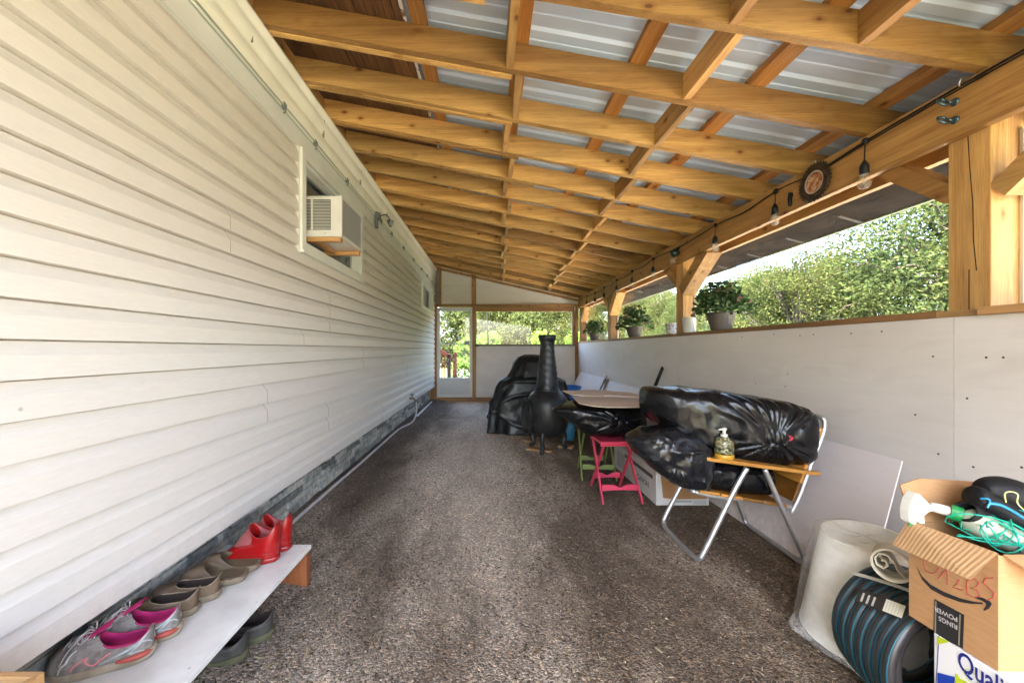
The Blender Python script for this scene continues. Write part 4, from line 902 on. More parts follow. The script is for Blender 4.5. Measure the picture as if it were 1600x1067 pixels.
# ================================================================ COVERED BARBECUE
def loftbag(secs, nsec, nang, seed, amp, expo=2.6, knots=(), fr=(3, 8, 20), creases=()):
    """secs: (centre, a, b) with vectors a (half width) and b (half height)."""
    P = []; n = len(secs)
    def cr(vals, f):
        i = min(int(f), n-2); t = f-i; p0 = vals[max(i-1,0)]; p1 = vals[i]; p2 = vals[i+1]; p3 = vals[min(i+2,n-1)]
        return .5*((2*p1)+(p2-p0)*t+(2*p0-5*p1+4*p2-p3)*t*t+(3*p1-p0-3*p2+p3)*t*t*t)
    C = [Vector(s[0]) for s in secs]; Aa = [Vector(s[1]) for s in secs]; Bb = [Vector(s[2]) for s in secs]
    mb = MB(); rings_ = []; so_ = Vector((seed*7.3, seed*3.1, seed*1.7))
    for i in range(nsec):
        f = (n-1)*i/(nsec-1); c, a_, b_ = cr(C, f), cr(Aa, f), cr(Bb, f); ring = []
        for k in range(nang):
            an = 2*math.pi*k/nang; ca_, sa_ = math.cos(an), math.sin(an); e = 2/expo
            d = a_*math.copysign(abs(ca_)**e, ca_)+b_*math.copysign(abs(sa_)**e, sa_); p = c+d
            dn = d.normalized() if d.length > 1e-6 else Vector((0,0,1)); h = 0
            w0 = mnoise.noise(p*3+so_)*.5
            for F, A in zip(fr, (1, .35, .10)):
                q = Vector((p.x*F+w0*2, p.y*F*.8, p.z*F*1.3))+so_; h += A*(1-2.2*abs(mnoise.noise(q)))
            h *= amp
            for (K, nf, rad, am, pull) in knots:
                v = p-Vector(K); dist = v.length
                if dist < rad*3:
                    ph = math.atan2(v.z, v.x+v.y*.3); wf = math.exp(-(dist/rad)**2*.7)
                    jj = mnoise.noise(Vector((math.cos(ph)*2, math.sin(ph)*2, seed)))*3
                    h += am*wf*min(1, dist/.03)*(abs(math.sin(nf*ph*.5+jj))*2-1); p = p+(Vector(K)-p)*pull*math.exp(-(dist/(rad*.5))**2)
            for (c0_, c1_, am, wd) in creases:
                e_ = c1_-c0_; tt = (p-c0_).dot(e_)/e_.length_squared
                if -.02 < tt < 1.02:
                    dd = (p-c0_-e_*tt).length
                    if dd < wd*3.2: h += am*math.exp(-(dd/wd)**2)*math.sin(math.pi*max(0, min(1, tt)))**.5
            sc2 = min(1, d.length/.05); ring.append(p+dn*h*sc2)
        rings_.append(ring)
    mb.rings(rings_, True, True); return mb
Z = Vector((0,0,1)); Xv = Vector((1,0,0)); Yv = Vector((0,1,0))
gx, gy = .62, 5.45
g = [( .0,.56,.33),(.15,.555,.325),(.40,.52,.31),(.62,.47,.29),(.70,.44,.28),(.75,.34,.25),(.85,.30,.23),(.96,.27,.20),(1.03,.22,.15),(1.06,.13,.08),(1.065,.03,.02)]
rings_ = []; NA = 120; H_ = [q[0] for q in g]
def gi(z, c):
    for q0, q1 in zip(g, g[1:]):
        if q0[0] <= z <= q1[0]: t = (z-q0[0])/(q1[0]-q0[0]); return q0[c]+(q1[c]-q0[c])*t
    return g[-1][c]
zs_ = [i*.0165 for i in range(64)]+[1.06,1.065]
for z in zs_:
    hx, hy = gi(z,1), gi(z,2); ring = []
    for k in range(NA):
        an = 2*math.pi*k/NA; ca_, sa_ = math.cos(an), math.sin(an); e = .55 if z < .75 else .75
        x = hx*math.copysign(abs(ca_)**e, ca_); y = hy*math.copysign(abs(sa_)**e, sa_)
        low = max(0, 1-z/.80); wq = mnoise.noise(Vector((ca_*1.5, sa_*1.5, z*1.4)))
        def tri(v): v = (v/math.pi) % 2; v = 1-abs(v-1)*2; return (abs(v)**.7)*(1 if v > 0 else -1)
        fold = .032*low**.6*tri(an*6+2.4*wq+z*2.6)+.016*(.35+low)*tri(an*13+3.5*wq-z*4.5)+.026*wq+.010*(1-2.4*abs(mnoise.noise(Vector((x*5+z*2, y*5, z*3+an)))))
        dg = .022*max(0, 1-abs((z-.50-.22*math.sin(an*1.5+1))/.035))+.018*max(0, 1-abs((z-.34-.2*math.sin(an*1.5+.6))/.03))+.016*max(0, 1-abs((z-.16-.12*math.sin(an*2.1))/.03)); ln = math.hypot(x, y) or 1
        ring.append((gx+x+(x/ln)*(fold+dg)-.08*(1-z)*(1 if ca_ < 0 else 0), gy+y+(y/ln)*(fold+dg), z+.004+(.015*mnoise.noise(Vector((x*4, y*4, 1))) if z > .7 else 0)))
    rings_.append(ring)
mb = MB(); mb.rings(rings_, True, True); O('covered_barbecue', mb, cover_black, smooth=True, label='barbecue under a draped black cover against the end wall behind the chiminea', cat='barbecue')
tub = T('blue_tub', 'bright blue plastic tub beyond the chiminea near the end wall', 'tub', (1.22, 6.0, 0))
bluep = pm('blue_plastic', (.02,.16,.62), .35, c2=(.015,.12,.5), ns=4)
mb = MB(); mb.lathe([(.15,0),(.19,.50),(.195,.56),(.185,.56),(.178,.5),(.14,.03)], (1.22, 6.0, 0), 36); O('body', mb, bluep, tub, smooth=True)
mb = MB(); mb.lathe([(.194,.535),(.212,.54),(.215,.56),(.208,.572),(.184,.572)], (1.22, 6.0, 0), 36, cap0=False, cap1=False); mb.lathe([(.18,.5),(.17,.52),(.12,.53),(.0,.535)], (1.22,6.0,0), 36, cap0=False, cap1=False); O('rim', mb, bluep, tub, smooth=True)
mb = MB(); mb.lathe([(.06,0),(.075,.04),(.075,.16),(.06,.2),(.02,.22)], (1.0, 4.85, .0), 20); O('blue_bottle', mb, pm('dusty_blue_plastic', (.03,.20,.38), .4), smooth=True, label='small dusty blue container on the gravel behind the green stool', cat='container')

# ================================================================ FOLDING STOOLS
def stool(label, mat, loc, rz, group):
    r = T('folding_stool', label, 'stool', loc, group, local=True, rz=rz); wd, dp, h = .145, .13, .445
    mb = MB(); mb.box((-wd, -dp, h-.018), (wd, dp, h)); mb.box((-wd, -dp, h-.034), (wd, -dp+.014, h-.0185)); mb.box((-wd, dp-.014, h-.034), (wd, dp, h-.0185)); O('seat', mb, mat, r, bevel=.004)
    for sx in (-1, 1):
        mb = MB(); mb.bar((sx*.132, .105, h-.03), (sx*.148, -.19, .0), .012, .030, up=(0,1,0)); O('leg', mb, mat, r, bevel=.003)
        mb = MB(); mb.bar((sx*.112, -.105, h-.03), (sx*.122, .20, .0), .012, .030, up=(0,1,0)); O('leg', mb, mat, r, bevel=.003)
    def bar(y, z, hw_, name='crossbar'):
        P = []; n = 24
        top = []; 
        for i in range(n+1):
            x = -hw_+2*hw_*i/n; nt_ = .022*math.exp(-(x/.032)**2); top.append((x, z+.022-nt_))
        bot = [(x, z-.024+.006*math.cos(x/hw_*1.5)) for x, _ in reversed(top)]
        mb = MB(); mb.prism([Vector((x, y-.006, zz)) for x, zz in top+bot], (0, .012, 0)); O(name, mb, mat, r)
    bar(-.135, .105, .135); bar(.150, .105, .108); 
    return r
stool('pink folding step stool holding up the black bag', pm('pink_plastic', (.66,.055,.12), .45, c2=(.58,.045,.10), ns=6), (.975, 3.02, 0), R(2), 'folding stools under the boards')
stool('olive green folding stool behind the pink one', pm('olive_green_plastic', (.19,.25,.07), .5, c2=(.15,.20,.05), ns=6), (.965, 3.52, 0), R(-4), 'folding stools under the boards')

bd = loftbag([((.50,3.05,.665),Yv*.03,Z*.006),((.57,3.06,.655),Yv*.09,Z*.035),((.66,3.10,.63),Yv*.17,Z*.075),((.76,3.14,.595),Yv*.24,Z*.118),((.90,3.16,.59),Yv*.26,Z*.130),((1.05,3.16,.59),Yv*.26,Z*.130),((1.16,3.15,.595),Yv*.24,Z*.118),((1.21,3.14,.60),Yv*.18,Z*.085),((1.225,3.14,.60),Yv*.03,Z*.02)], 130, 170, 2, .010, 3.6, knots=[((.98,2.895,.60),22,.16,.008,.45)], creases=star((.98,2.89,.60), 20, 3, R_=.26, ex=16, box_=((.6,2.88,.47),(1.2,2.96,.71))))
O('bin_bag', bd, bag_black, smooth=True, label='black bin bag lying on the stools under two thin boards', cat='bag')
mb = MB(); poly = [PZ(*q, .735) for q in ((893,620),(905,631),(925,635),(950,637),(1019,637),(1016,624.5),(958,621))]; mb.prism(poly, (0,0,.006)); O('thin_board', mb, wood_ply, label='thin tan board with cut corners resting on the bin bag, nearer of the two', cat='board')
mb = MB(); poly = [PZ(*q, .745) for q in ((878,611),(893,617.5),(925,619.5),(950,618),(1012,622),(985,614),(930,609.5))]; mb.prism(poly, (0,0,.006)); O('thin_board', mb, wood_ply, label='thin tan board with rounded end resting on the bin bag, farther of the two', cat='board')

# ================================================================ WHITE CARTON
wb = T('long_carton', 'long white printed carton with a torn brown end on the gravel behind the pink stool', 'carton', (1.4, 3.3, 0))
wh = pm('white_carton_print', (.66,.66,.64), .6, c2=(.56,.55,.53), ns=8); kr = pm('torn_brown_card', (.40,.21,.09), .8, c2=(.30,.15,.06), ns=9)
x0, x1, y0, y1, hh = 1.215, 1.60, 2.80, 3.75, .245
mb = MB(); mb.box((x0, y0, 0.004), (x1, y1, hh)); O('body', mb, wh, wb, bevel=.003)
mb = MB(); mb.prism([Vector(q) for q in ((x0+.03,y0-.0015,.235),(x0+.05,y0-.0015,.06),(x0+.12,y0-.0015,.05),(x0+.37,y0-.0015,.052),(x0+.375,y0-.0015,.24))], (0,.001,0)); O('torn_end', mb, kr, wb)
prt = pm('dark_print', (.06,.06,.07), .6)
mb = MB(); mb.box((x0-.0012, 2.86, .175), (x0-.0004, 3.45, .205)); O('printed_band', mb, prt, wb)
text('CANON', .062, (x0, 3.16, .085), (0,-1,0), (0,0,1), prt, wb, bold=.001, ext=.0012)
text('PHOTO EQUIPMENT', .018, (x0, 3.40, .183), (0,-1,0), (0,0,1), wh, wb, ext=.0022)
mb = MB()
for i in range(14): mb.box((x0-.0012, 3.46, .05+i*.010), (x0-.0004, 3.66, .054+i*.010))
O('fine_print', mb, pm('grey_print', (.3,.3,.32), .6), wb)
mb = MB(); mb.tube([(x0-.001, 3.22+.022*math.cos(a*.524), .155+.022*math.sin(a*.524)) for a in range(12)], .0018, 5, closed=True); O('round_mark', mb, bpy.data.materials['grey_print'], wb)
mb = MB(); mb.box((x0+.14, y0-.0025, .028), (x0+.26, y0-.0016, .040)); 
for i in range(16): mb.box((x0+.27+i*.006, y0-.0025, .012), (x0+.2725+i*.006, y0-.0016, .044))
O('end_print', mb, bpy.data.materials['grey_print'], wb)
mb = MB(); mb.lathe([(.05,0),(.055,.03),(.05,.055),(.02,.06)], (1.78, 2.95, 0), 20); O('pale_tin', mb, pm('pale_tin_grey', (.42,.43,.44), .4, .5), label='small pale tin on the gravel beside the long carton', cat='tin', smooth=True)

# ================================================================ LEANING PANELS, STICKS
def lean(y0, y1, xb, zt, label, mat=wallboard, skew=0, name='leaning_panel', grp='sheets leaning on the half wall'):
    mb = MB(); xt = XB-.012; a_ = Vector((xb, y0, .003)); b_ = Vector((xb, y1, .003)); c_ = Vector((xt, y1+skew, zt)); d_ = Vector((xt, y0+skew, zt))
    n = (b_-a_).cross(d_-a_).normalized(); n = n if n.x < 0 else -n; mb.prism([a_, b_, c_, d_], n*.006); return O(name, mb, mat, label=label, cat='panel', group=grp)
lp = panel_mat('leaning_hardboard', (.63,.585,.575), (.71,.665,.65))
lean(1.70, 2.95, 1.66, .62, 'pale grey sheet leaning on the half wall behind the folding chair', lp, .09)
lean(4.35, 6.35, 1.62, .64, 'pale grey sheet leaning on the half wall behind the boards', lp)
lean(6.42, 8.2, 1.62, .66, 'pale grey sheet leaning on the half wall in the far corner', lp)
mb = MB(); mb.bar((1.36,3.66,.262), (1.925,4.27,.94), .035, .012, up=(1,0,1)); O('black_strip', mb, black_rub, label='black flat strip propped from the white carton up to the half wall', cat='strip')
mb = MB(); mb.bar((1.70,6.05,.02), (1.915,6.32,.68), .17, .012, up=(1,0,.4)); O('dark_board', mb, pm('weathered_dark_board', (.10,.095,.09), .8, c2=(.15,.14,.13), ns=6), label='short dark weathered board propped against the pale sheet', cat='board')

# ================================================================ FOLDING CHAIR
fc = T('folding_chair', 'folding aluminium chair with varnished wooden slats and armrests loaded with bin bags', 'chair', (1.4, 2.25, 0))
def ftube(name, pts, r_=.0125, mat=None, n=6): mb = MB(); mb.tube(chain(pts, n), r_, 12); O(name, mb, mat or alu, fc, smooth=True)
ftube('front_leg', [(1.365,2.035,.515),(1.30,2.035,.40),(1.145,2.035,.085),(1.118,2.045,.030),(1.112,2.09,.016),(1.110,2.24,.014),(1.108,2.40,.016),(1.115,2.455,.035),(1.14,2.47,.09),(1.27,2.475,.33),(1.36,2.475,.50)], .0135)
ftube('rear_leg', [(1.44,2.01,.515),(1.49,2.01,.40),(1.62,1.99,.085),(1.640,1.99,.025),(1.645,2.03,.015),(1.655,2.24,.014),(1.655,2.43,.016),(1.650,2.475,.03),(1.63,2.48,.09),(1.52,2.475,.36),(1.46,2.475,.50)], .0125)
for y in (2.055, 2.455): ftube('seat_rail', [(1.10,y,.378),(1.2,y,.355),(1.4,y,.333),(1.60,y,.300),(1.625,y,.285)], .011)
ftube('front_rail', [(1.10,2.055,.378),(1.085,2.08,.382),(1.08,2.25,.385),(1.085,2.43,.382),(1.10,2.455,.378)], .011)
for y in (2.045, 2.465): ftube('back_tube', [(1.605,y,.27),(1.65,y,.36),(1.70,y,.50),(1.760,y,.65),(1.782,y,.72),(1.782,y,.765)], .0115)
ftube('top_rail', [(1.782,2.045,.762),(1.775,2.07,.778),(1.77,2.25,.782),(1.775,2.44,.778),(1.782,2.465,.762)], .0115)
for i in range(4):
    xa = 1.115+i*.118; za = .366-.0155*i-.02*(i/4); mb = MB(); mb.hexa([Vector(q) for q in ((xa,2.04,za+.012),(xa+.112,2.04,za-.005),(xa+.112,2.47,za-.005),(xa,2.47,za+.012),(xa,2.04,za+.028),(xa+.112,2.04,za+.011),(xa+.112,2.47,za+.011),(xa,2.47,za+.028))]); O('seat_slat', mb, wood_chair, fc, bevel=.003)
for i in range(4):
    q = i/4; xa, za = 1.595+.155*q+.01, .335+.39*q; xb_, zb_ = xa+.034, za+.10; mb = MB(); mb.hexa([Vector(p) for p in ((xa,2.035,za),(xa+.014,2.035,za-.005),(xa+.014,2.475,za-.005),(xa,2.475,za),(xb_,2.035,zb_),(xb_+.014,2.035,zb_-.005),(xb_+.014,2.475,zb_-.005),(xb_,2.475,zb_))]); O('back_slat', mb, wood_chair, fc, bevel=.003)
for yc in (2.025, 2.50):
    mb = MB(); poly = [(1.125,.578,-.025),(1.145,.576,-.036),(1.25,.563,-.036),(1.70,.500,-.030),(1.735,.495,-.015),(1.70,.500,.030),(1.25,.563,.036),(1.145,.576,.036),(1.125,.578,.022)]
    mb.prism([Vector((x, yc+dy, z-.016)) for x, z, dy in poly], (0,0,.019)); O('armrest', mb, wood_chair, fc, bevel=.004)
mb = MB(); mb.tube([(1.545,2.0,.30),(1.545,1.985,.30)], .006, 8); O('rivet', mb, galv, fc)
ba = loftbag([((.93,2.33,.835),Yv*.04,Z*.02),((.965,2.33,.825),Yv*.13,Z*.075),((1.04,2.32,.79),Yv*.19,Z*.115),((1.16,2.30,.75),Yv*.22,Z*.155),((1.32,2.27,.715),Yv*.225,Z*.175),((1.50,2.25,.690),Yv*.225,Z*.175),((1.64,2.23,.685),Yv*.22,Z*.165),((1.725,2.22,.675),Yv*.20,Z*.145),((1.765,2.22,.665),Yv*.13,Z*.095),((1.775,2.22,.66),Yv*.02,Z*.015)], 180, 210, 4, .012, 4.6, knots=[((1.50,2.02,.665),26,.20,.010,.5)], creases=star((1.50,2.015,.665), 26, 4, R_=.34, am=.007, ex=34, box_=((.95,2.02,.56),(1.75,2.2,.88))))
BA = O('bin_bag', ba, bag_black, smooth=True, label='big tied black bin bag on top of the pile on the folding chair', cat='bag')
rk_ = random.Random(8); ring_s = []
for i in range(9):
    q = i/8; ring_s.append([Vector((1.515+.06*q+(.010+.022*q)*(1+.45*math.sin(k*1.9+i*.3))*math.cos(2*math.pi*k/40), 2.045-.035*q+.004*rk_.uniform(-1,1), .675+.012*q+(.010+.024*q)*(1+.45*math.sin(k*2.3))*math.sin(2*math.pi*k/40))) for k in range(40)])
mb = MB(); mb.rings(ring_s, False, True); O('gathered_neck', mb, bag_black, BA)
mb = MB(); mb.tube(chain([(1.545,2.03,.690),(1.555,2.0,.695),(1.565,2.0,.675),(1.575,2.01,.655)], 5), .005, 6); mb.tube(chain([(1.56,2.01,.69),(1.575,1.995,.68),(1.56,2.0,.665)], 5), .004, 6); O('red_tie', mb, pm('red_plastic_tie', (.5,.03,.05), .4), label='short red tie at the knot of the big bin bag', cat='tie', smooth=True)
bb = loftbag([((.775,2.17,.635),Yv*.03,Z*.012),((.83,2.17,.615),Yv*.10,Z*.05),((.92,2.17,.585),Yv*.15,Z*.105),((1.02,2.17,.555),Yv*.17,Z*.145),((1.12,2.17,.535),Yv*.17,Z*.150),((1.19,2.18,.53),Yv*.14,Z*.125),((1.225,2.18,.53),Yv*.03,Z*.03)], 150, 180, 9, .015, 3.6, fr=(5, 12, 26), creases=star((.95,2.0,.60), 9, 5, R_=.22, am=.010, ex=50, box_=((.80,2.0,.42),(1.2,2.08,.70))))
O('bin_bag', bb, bag_mat('silvery_bin_bag', (.010,.0105,.0125), .17, (1.2,1.2,1.2), .15), smooth=True, label='crumpled glossy bin bag hanging over the front of the chair seat', cat='bag')
bc = loftbag([((1.02,2.25,.44),Yv*.10,Z*.03),((1.10,2.25,.455),Yv*.17,Z*.07),((1.25,2.25,.445),Yv*.19,Z*.085),((1.42,2.25,.43),Yv*.19,Z*.09),((1.54,2.25,.42),Yv*.17,Z*.085),((1.585,2.25,.41),Yv*.05,Z*.03)], 90, 110, 12, .010, 3.2, creases=star((1.3,2.06,.46), 5, 6, R_=.2, ex=14, box_=((1.05,2.05,.38),(1.55,2.1,.52))))
O('bin_bag', bc, bag_black, smooth=True, label='flat black bin bag on the chair seat below the armrest', cat='bag')
sp_ = T('soap_dispenser', 'camouflage patterned pump bottle standing on the chair armrest', 'pump bottle', (1.235, 2.022, .566))
m, t, b = NT('camouflage_print'); b.inputs['Roughness'].default_value = .3; n0 = nd(t, 'ShaderNodeTexNoise'); setin(n0, Scale=26, Detail=1, Distortion=1.2); t.links.new(coords(t, (1,1,1.6)), n0.inputs[0])
rp = ramp(t, [(0, (.015,.02,.012)), (.44, (.06,.085,.03)), (.53, (.22,.17,.09)), (.60, (.42,.38,.27)), (.66, (.05,.07,.025))]); rp.color_ramp.interpolation = 'CONSTANT'; t.links.new(n0.outputs[0], rp.inputs[0]); t.links.new(rp.outputs[0], b.inputs['Base Color'])
c0 = (1.235, 2.022, .567)
mb = MB(); mb.lathe([(.044,.028),(.045,.035),(.045,.092),(.040,.104),(.024,.112),(.016,.116)], c0, 28); O('body', mb, m, sp_, smooth=True)
mb = MB(); mb.lathe([(.042,0),(.046,.004),(.046,.024),(.043,.028)], c0, 28); O('base', mb, pm('amber_base', (.50,.28,.03), .25), sp_, smooth=True)
mb = MB(); mb.lathe([(.017,.116),(.017,.128),(.008,.131),(.008,.150),(.013,.152),(.013,.160),(.006,.163)], c0, 16); mb.bar(Vector(c0)+Vector((0,0,.156)), Vector(c0)+Vector((-.030,0,.152)), .011, .009); O('pump', mb, pm('cloudy_plastic', (.55,.55,.50), .35), sp_)

# ================================================================ LAMPSHADE, HOSE COIL, ROLL
ls = T('lampshade', 'cream lampshade wrapped in a clear plastic bag beside the hose coil', 'lampshade', (1.49, 1.50, .02))
cream = pm('cream_fabric', (.88,.85,.74), .75, c2=(.82,.79,.68), ns=60)
tl = Matrix.Rotation(R(-4), 3, 'Y')
mb = MB(); mb.lathe([(.215,.0),(.218,.004),(.130,.392),(.124,.392),(.210,.004)], (1.49,1.50,.022), 56, tl, False, False); O('shade', mb, cream, ls, smooth=True)
mb = MB(); pc = Vector((1.49,1.50,.022))+tl @ Vector((0,0,.392)); mb.tube([pc+tl @ Vector((.128*math.cos(a*.1571), .128*math.sin(a*.1571), 0)) for a in range(40)], .004, 6, closed=True)
pc2 = Vector((1.49,1.50,.022)); mb.tube([pc2+tl @ Vector((.216*math.cos(a*.1571), .216*math.sin(a*.1571), .003)) for a in range(40)], .004, 6, closed=True); O('rim', mb, cream, ls, smooth=True)
rings_ = []
for i in range(40):
    q = i/39; ring = []
    for k in range(90):
        an = 2*math.pi*k/90; r_ = .243-.098*q+.018*mnoise.noise(Vector((math.cos(an)*1.8, math.sin(an)*1.8, q*1.2)))+.003*(1-2*abs(mnoise.noise(Vector((math.cos(an)*5, math.sin(an)*5, q*.8)))))*(1.3-q)
        if q < .28: r_ += (.085*(1-abs(q-.13)/.15) if abs(q-.13) < .15 else 0)*max(0, math.cos(an-R(185)))**22
        r_ = max(r_, .222-.088*q+.006); z = .01+q*.41
        ring.append(Vector((1.49+.0+r_*math.cos(an), 1.50+r_*math.sin(an), z))+Vector((-.028*q,0,0)))
    rings_.append(ring)
for k2 in (.8, .45, .1):
    rings_.append([Vector((1.462+.14*k2*math.cos(2*math.pi*k/90), 1.50+.14*k2*math.sin(2*math.pi*k/90), .428+.012*mnoise.noise(Vector((k2*3, math.cos(k*.07)*2, math.sin(k*.07)*2)))-(.012 if k2 < .5 else 0))) for k in range(90)])
mb = MB(); mb.rings(rings_, False, True); O('plastic_bag', mb, poly_bag, ls, smooth=True)

hc = T('hose_coil', 'coiled black garden hose with turquoise stripes lying beside the cardboard box', 'hose', (1.36, 1.2, 0))
hoseb = pm('black_hose', (.022,.020,.021), .33, c2=(.04,.035,.035), ns=6, spec=.4); teal = pm('turquoise_stripe', (.0,.075,.11), .4)
def helix(R_, off, turns=7.0, n=44, ph=0, wob=1):
    out = []; N_ = int(turns*n)
    for i in range(N_+1):
        a_ = 2*math.pi*i/n; q = i/N_
        c = Vector((1.385-.05*q, 1.34-.24*q+off, .197)); rr_ = R_+wob*.004*math.sin(q*37)+.003*math.sin(a_*2)
        out.append(c+Vector((rr_*math.cos(a_+ph), .0, rr_*math.sin(a_+ph))))
    return out
mb = MB(); mb.tube(helix(.178, 0), .0165, 14); O('tube', mb, hoseb, hc, smooth=True)
mb = MB(); mb.tube(helix(.1915, -.0075), .0026, 6); O('stripe', mb, teal, hc, smooth=True); mb = MB(); mb.tube(helix(.1895, .0105), .0026, 6); O('stripe', mb, teal, hc, smooth=True)
mb = MB(); mb.tube(helix(.150, 0, 6, 40, 1.2), .0145, 10); O('inner_tube', mb, hoseb, hc, smooth=True)
mb = MB(); mb.tube(helix(.137, .008, 6, 40, 1.2), .0028, 5); O('inner_stripe', mb, teal, hc, smooth=True)
strap = pm('pale_strap', (.60,.60,.52), .45)
def hp(an, q, r_=.200): return Vector((1.385-.05*q+r_*math.cos(an), 1.34-.24*q, .197+r_*math.sin(an)))
for a0, a1 in ((2.22, 1.55), (3.9, 4.3)):
    mb = MB(); Pp = [hp(a0+(a1-a0)*i/14, -.05+1.1*i/14, .2005) for i in range(15)]; nn = [(p-Vector((1.36,p.y,.197))).normalized() for p in Pp]
    mb.grid([[p-Vector((0,0,0))+n_.cross(Vector((0,1,0)))*.007, p-n_.cross(Vector((0,1,0)))*.007] for p, n_ in zip(Pp, nn)]); O('strap', mb, strap, hc, solid=.002)
mb = MB(); c_ = hp(2.30, .62, .208); nz = Vector((math.cos(2.3),-.15,math.sin(2.3))).normalized(); ax = Vector((.35,-.90,.1)); ax = (ax-nz*ax.dot(nz)).normalized(); ay = nz.cross(ax)
mb.prism([c_-ax*.06-ay*.024, c_+ax*.06-ay*.024, c_+ax*.06+ay*.024, c_-ax*.06+ay*.024], nz*.0012); tg = O('tag', mb, pm('black_card', (.02,.018,.016), .45), hc)
mb = MB(); c2 = c_+nz*.0016; mb.prism([c2+ax*.008-ay*.020, c2+ax*.052-ay*.020, c2+ax*.052+ay*.020, c2+ax*.008+ay*.020], nz*.0006); O('tag_label', mb, pm('cream_label', (.55,.53,.42), .5), tg)
mb = MB()
for i in range(3): mb.prism([c2-ax*(.048-i*.014)-ay*.018, c2-ax*(.043-i*.014)-ay*.018, c2-ax*(.043-i*.014)+ay*.012, c2-ax*(.048-i*.014)+ay*.012], nz*.0006)
for i in range(5): mb.prism([c2+ax*(.013+i*.007)-ay*.016+nz*.0007, c2+ax*(.0145+i*.007)-ay*.016+nz*.0007, c2+ax*(.0145+i*.007)+ay*.016+nz*.0007, c2+ax*(.013+i*.007)+ay*.016+nz*.0007], nz*.0004)
O('tag_lines', mb, pm('grey_tag_print', (.35,.35,.32), .5), tg)
# spiral roll of cream sheet
mb = MB(); p0 = Vector((1.262,1.205,.462)); axv = Vector((.70,.66,-.20)).normalized(); sx_ = axv.cross(Z).normalized(); sy_ = sx_.cross(axv)
def rollpts(o):
    out = []
    for i in range(70): a_ = i*.18; r_ = .046; out.append((a_, .047-.0016*min(i, 36)/36)) if i <= 36 else None
    pts2 = [(.047*math.cos(a), .047*math.sin(a)) for a in [k*.17 for k in range(38)]]
    pts2 += [(.044*math.cos(a), .044*math.sin(a)) for a in [6.4+k*.17 for k in range(34)]]
    pts2 += [(.030,-.030),(.012,-.010),(.004,.012),(-.010,.026),(-.028,.026),(-.038,.010),(-.034,-.010),(-.018,-.016),(-.008,-.004),(-.014,.008),(-.024,.006)]
    return pts2
pp = rollpts(0); mb.grid([[p0+axv*d+sx_*x+sy_*y for x, y in pp] for d in (0, .05, .10, .15)])
O('rolled_sheet', mb, pm('cream_vinyl', (.62,.58,.47), .5), label='rolled cream vinyl sheet with its spiral end showing above the hose coil', cat='roll', solid=.0025, smooth=True)

# ================================================================ CARTONS AT THE RIGHT EDGE
pb = T('paper_carton', 'white printed paper carton with blue lettering under the brown box', 'carton', (1.4, .8, 0))
PXf = 1.196
mb = MB(); mb.box((PXf, .62, .003), (1.60, 1.034, .379)); O('body', mb, pm('glossy_white_card', (.72,.73,.75), .35), pb, bevel=.002)
navy = pm('navy_print', (.012,.02,.20), .4); lime = pm('lime_print', (.45,.55,.02), .4); blue_p = pm('blue_print', (.01,.045,.36), .4)
def fx(u, v, o=.001): p = PX(u, v, PXf); return Vector((PXf-o, p.y, p.z))
def onface(poly, name, mat, o=.001, fn=fx, par=pb):
    mb = MB(); mb.prism([fn(u, v, o) for u, v in poly], (.0005, 0, 0)); return O(name, mb, mat, par)
onface([(1465.5,1050),(1492,1057),(1491,1100),(1464,1100)], 'blue_block', blue_p)
onface([(1494,1052),(1497,1053),(1500,1059),(1513,1066),(1530,1080),(1492,1080)], 'lime_leaf', lime, .0015)
onface([(1465,993),(1484,1002),(1478,1004),(1465,1006)], 'lime_corner', lime, .0015)
onface([(1467,992),(1468.2,992.5),(1461.5,1100),(1460.5,1100)], 'edge_line', navy)
q0 = fx(1497, 1040); q1 = fx(1575, 1078)
text('Quality', .066, (PXf, q0.y, .330), (0,-1,0), (0,0,1), navy, pb, ext=.0015, bold=.0010, sx=.62)
mb = MB(); c_ = fx(1518, 1056); mb.tube([c_+Vector((0, .014*math.cos(a*.45), .014*math.sin(a*.45))) for a in range(14)], .0006, 5, closed=True); O('round_mark', mb, lime, pb)

bx_ = T('cardboard_box', 'open brown cardboard box with black curved arrow, stacked on the white carton', 'box', (1.35, 1.0, .38))
card = pm('corrugated_card', (.44,.25,.115), .8, c2=(.39,.215,.095), ns=30, scale=(1,1,6)); BX = 1.199
m, t, b = NT('ribbed_card'); b.inputs['Roughness'].default_value = .8
wv = nd(t, 'ShaderNodeTexWave'); wv.bands_direction = 'Y'; setin(wv, Scale=30, Distortion=1.6, Detail=3); t.links.new(coords(t), wv.inputs[0]); r_ = ramp(t, [(.2, (.47,.285,.135)), (.8, (.56,.355,.18))]); t.links.new(wv.outputs[0], r_.inputs[0]); t.links.new(r_.outputs[0], b.inputs['Base Color']); bump(t, b, wv.outputs[0], .22, .003); ribbed = m
Ya, Yb, za, zb_ = 1.098, .905, .3815, .648
mb = MB(); th = .004
mb.hexa([Vector(q) for q in ((BX,Yb,za),(BX+th,Yb,za),(BX+th,Ya,za-.0),(BX,Ya,za-.0),(BX,Yb,zb_+.008),(BX+th,Yb,zb_+.008),(BX+th,Ya,zb_),(BX,Ya,zb_))]); mb.box((BX+.32, Yb, za), (BX+.324, Ya, zb_)); mb.box((BX+th, Yb, za), (BX+.32, Yb+th, zb_+.006)); mb.box((BX+th, Ya-th, za), (BX+.32, Ya, zb_)); mb.box((BX+th, Yb+th, za), (BX+.32, Ya-th, za+.004))
O('body', mb, card, bx_)
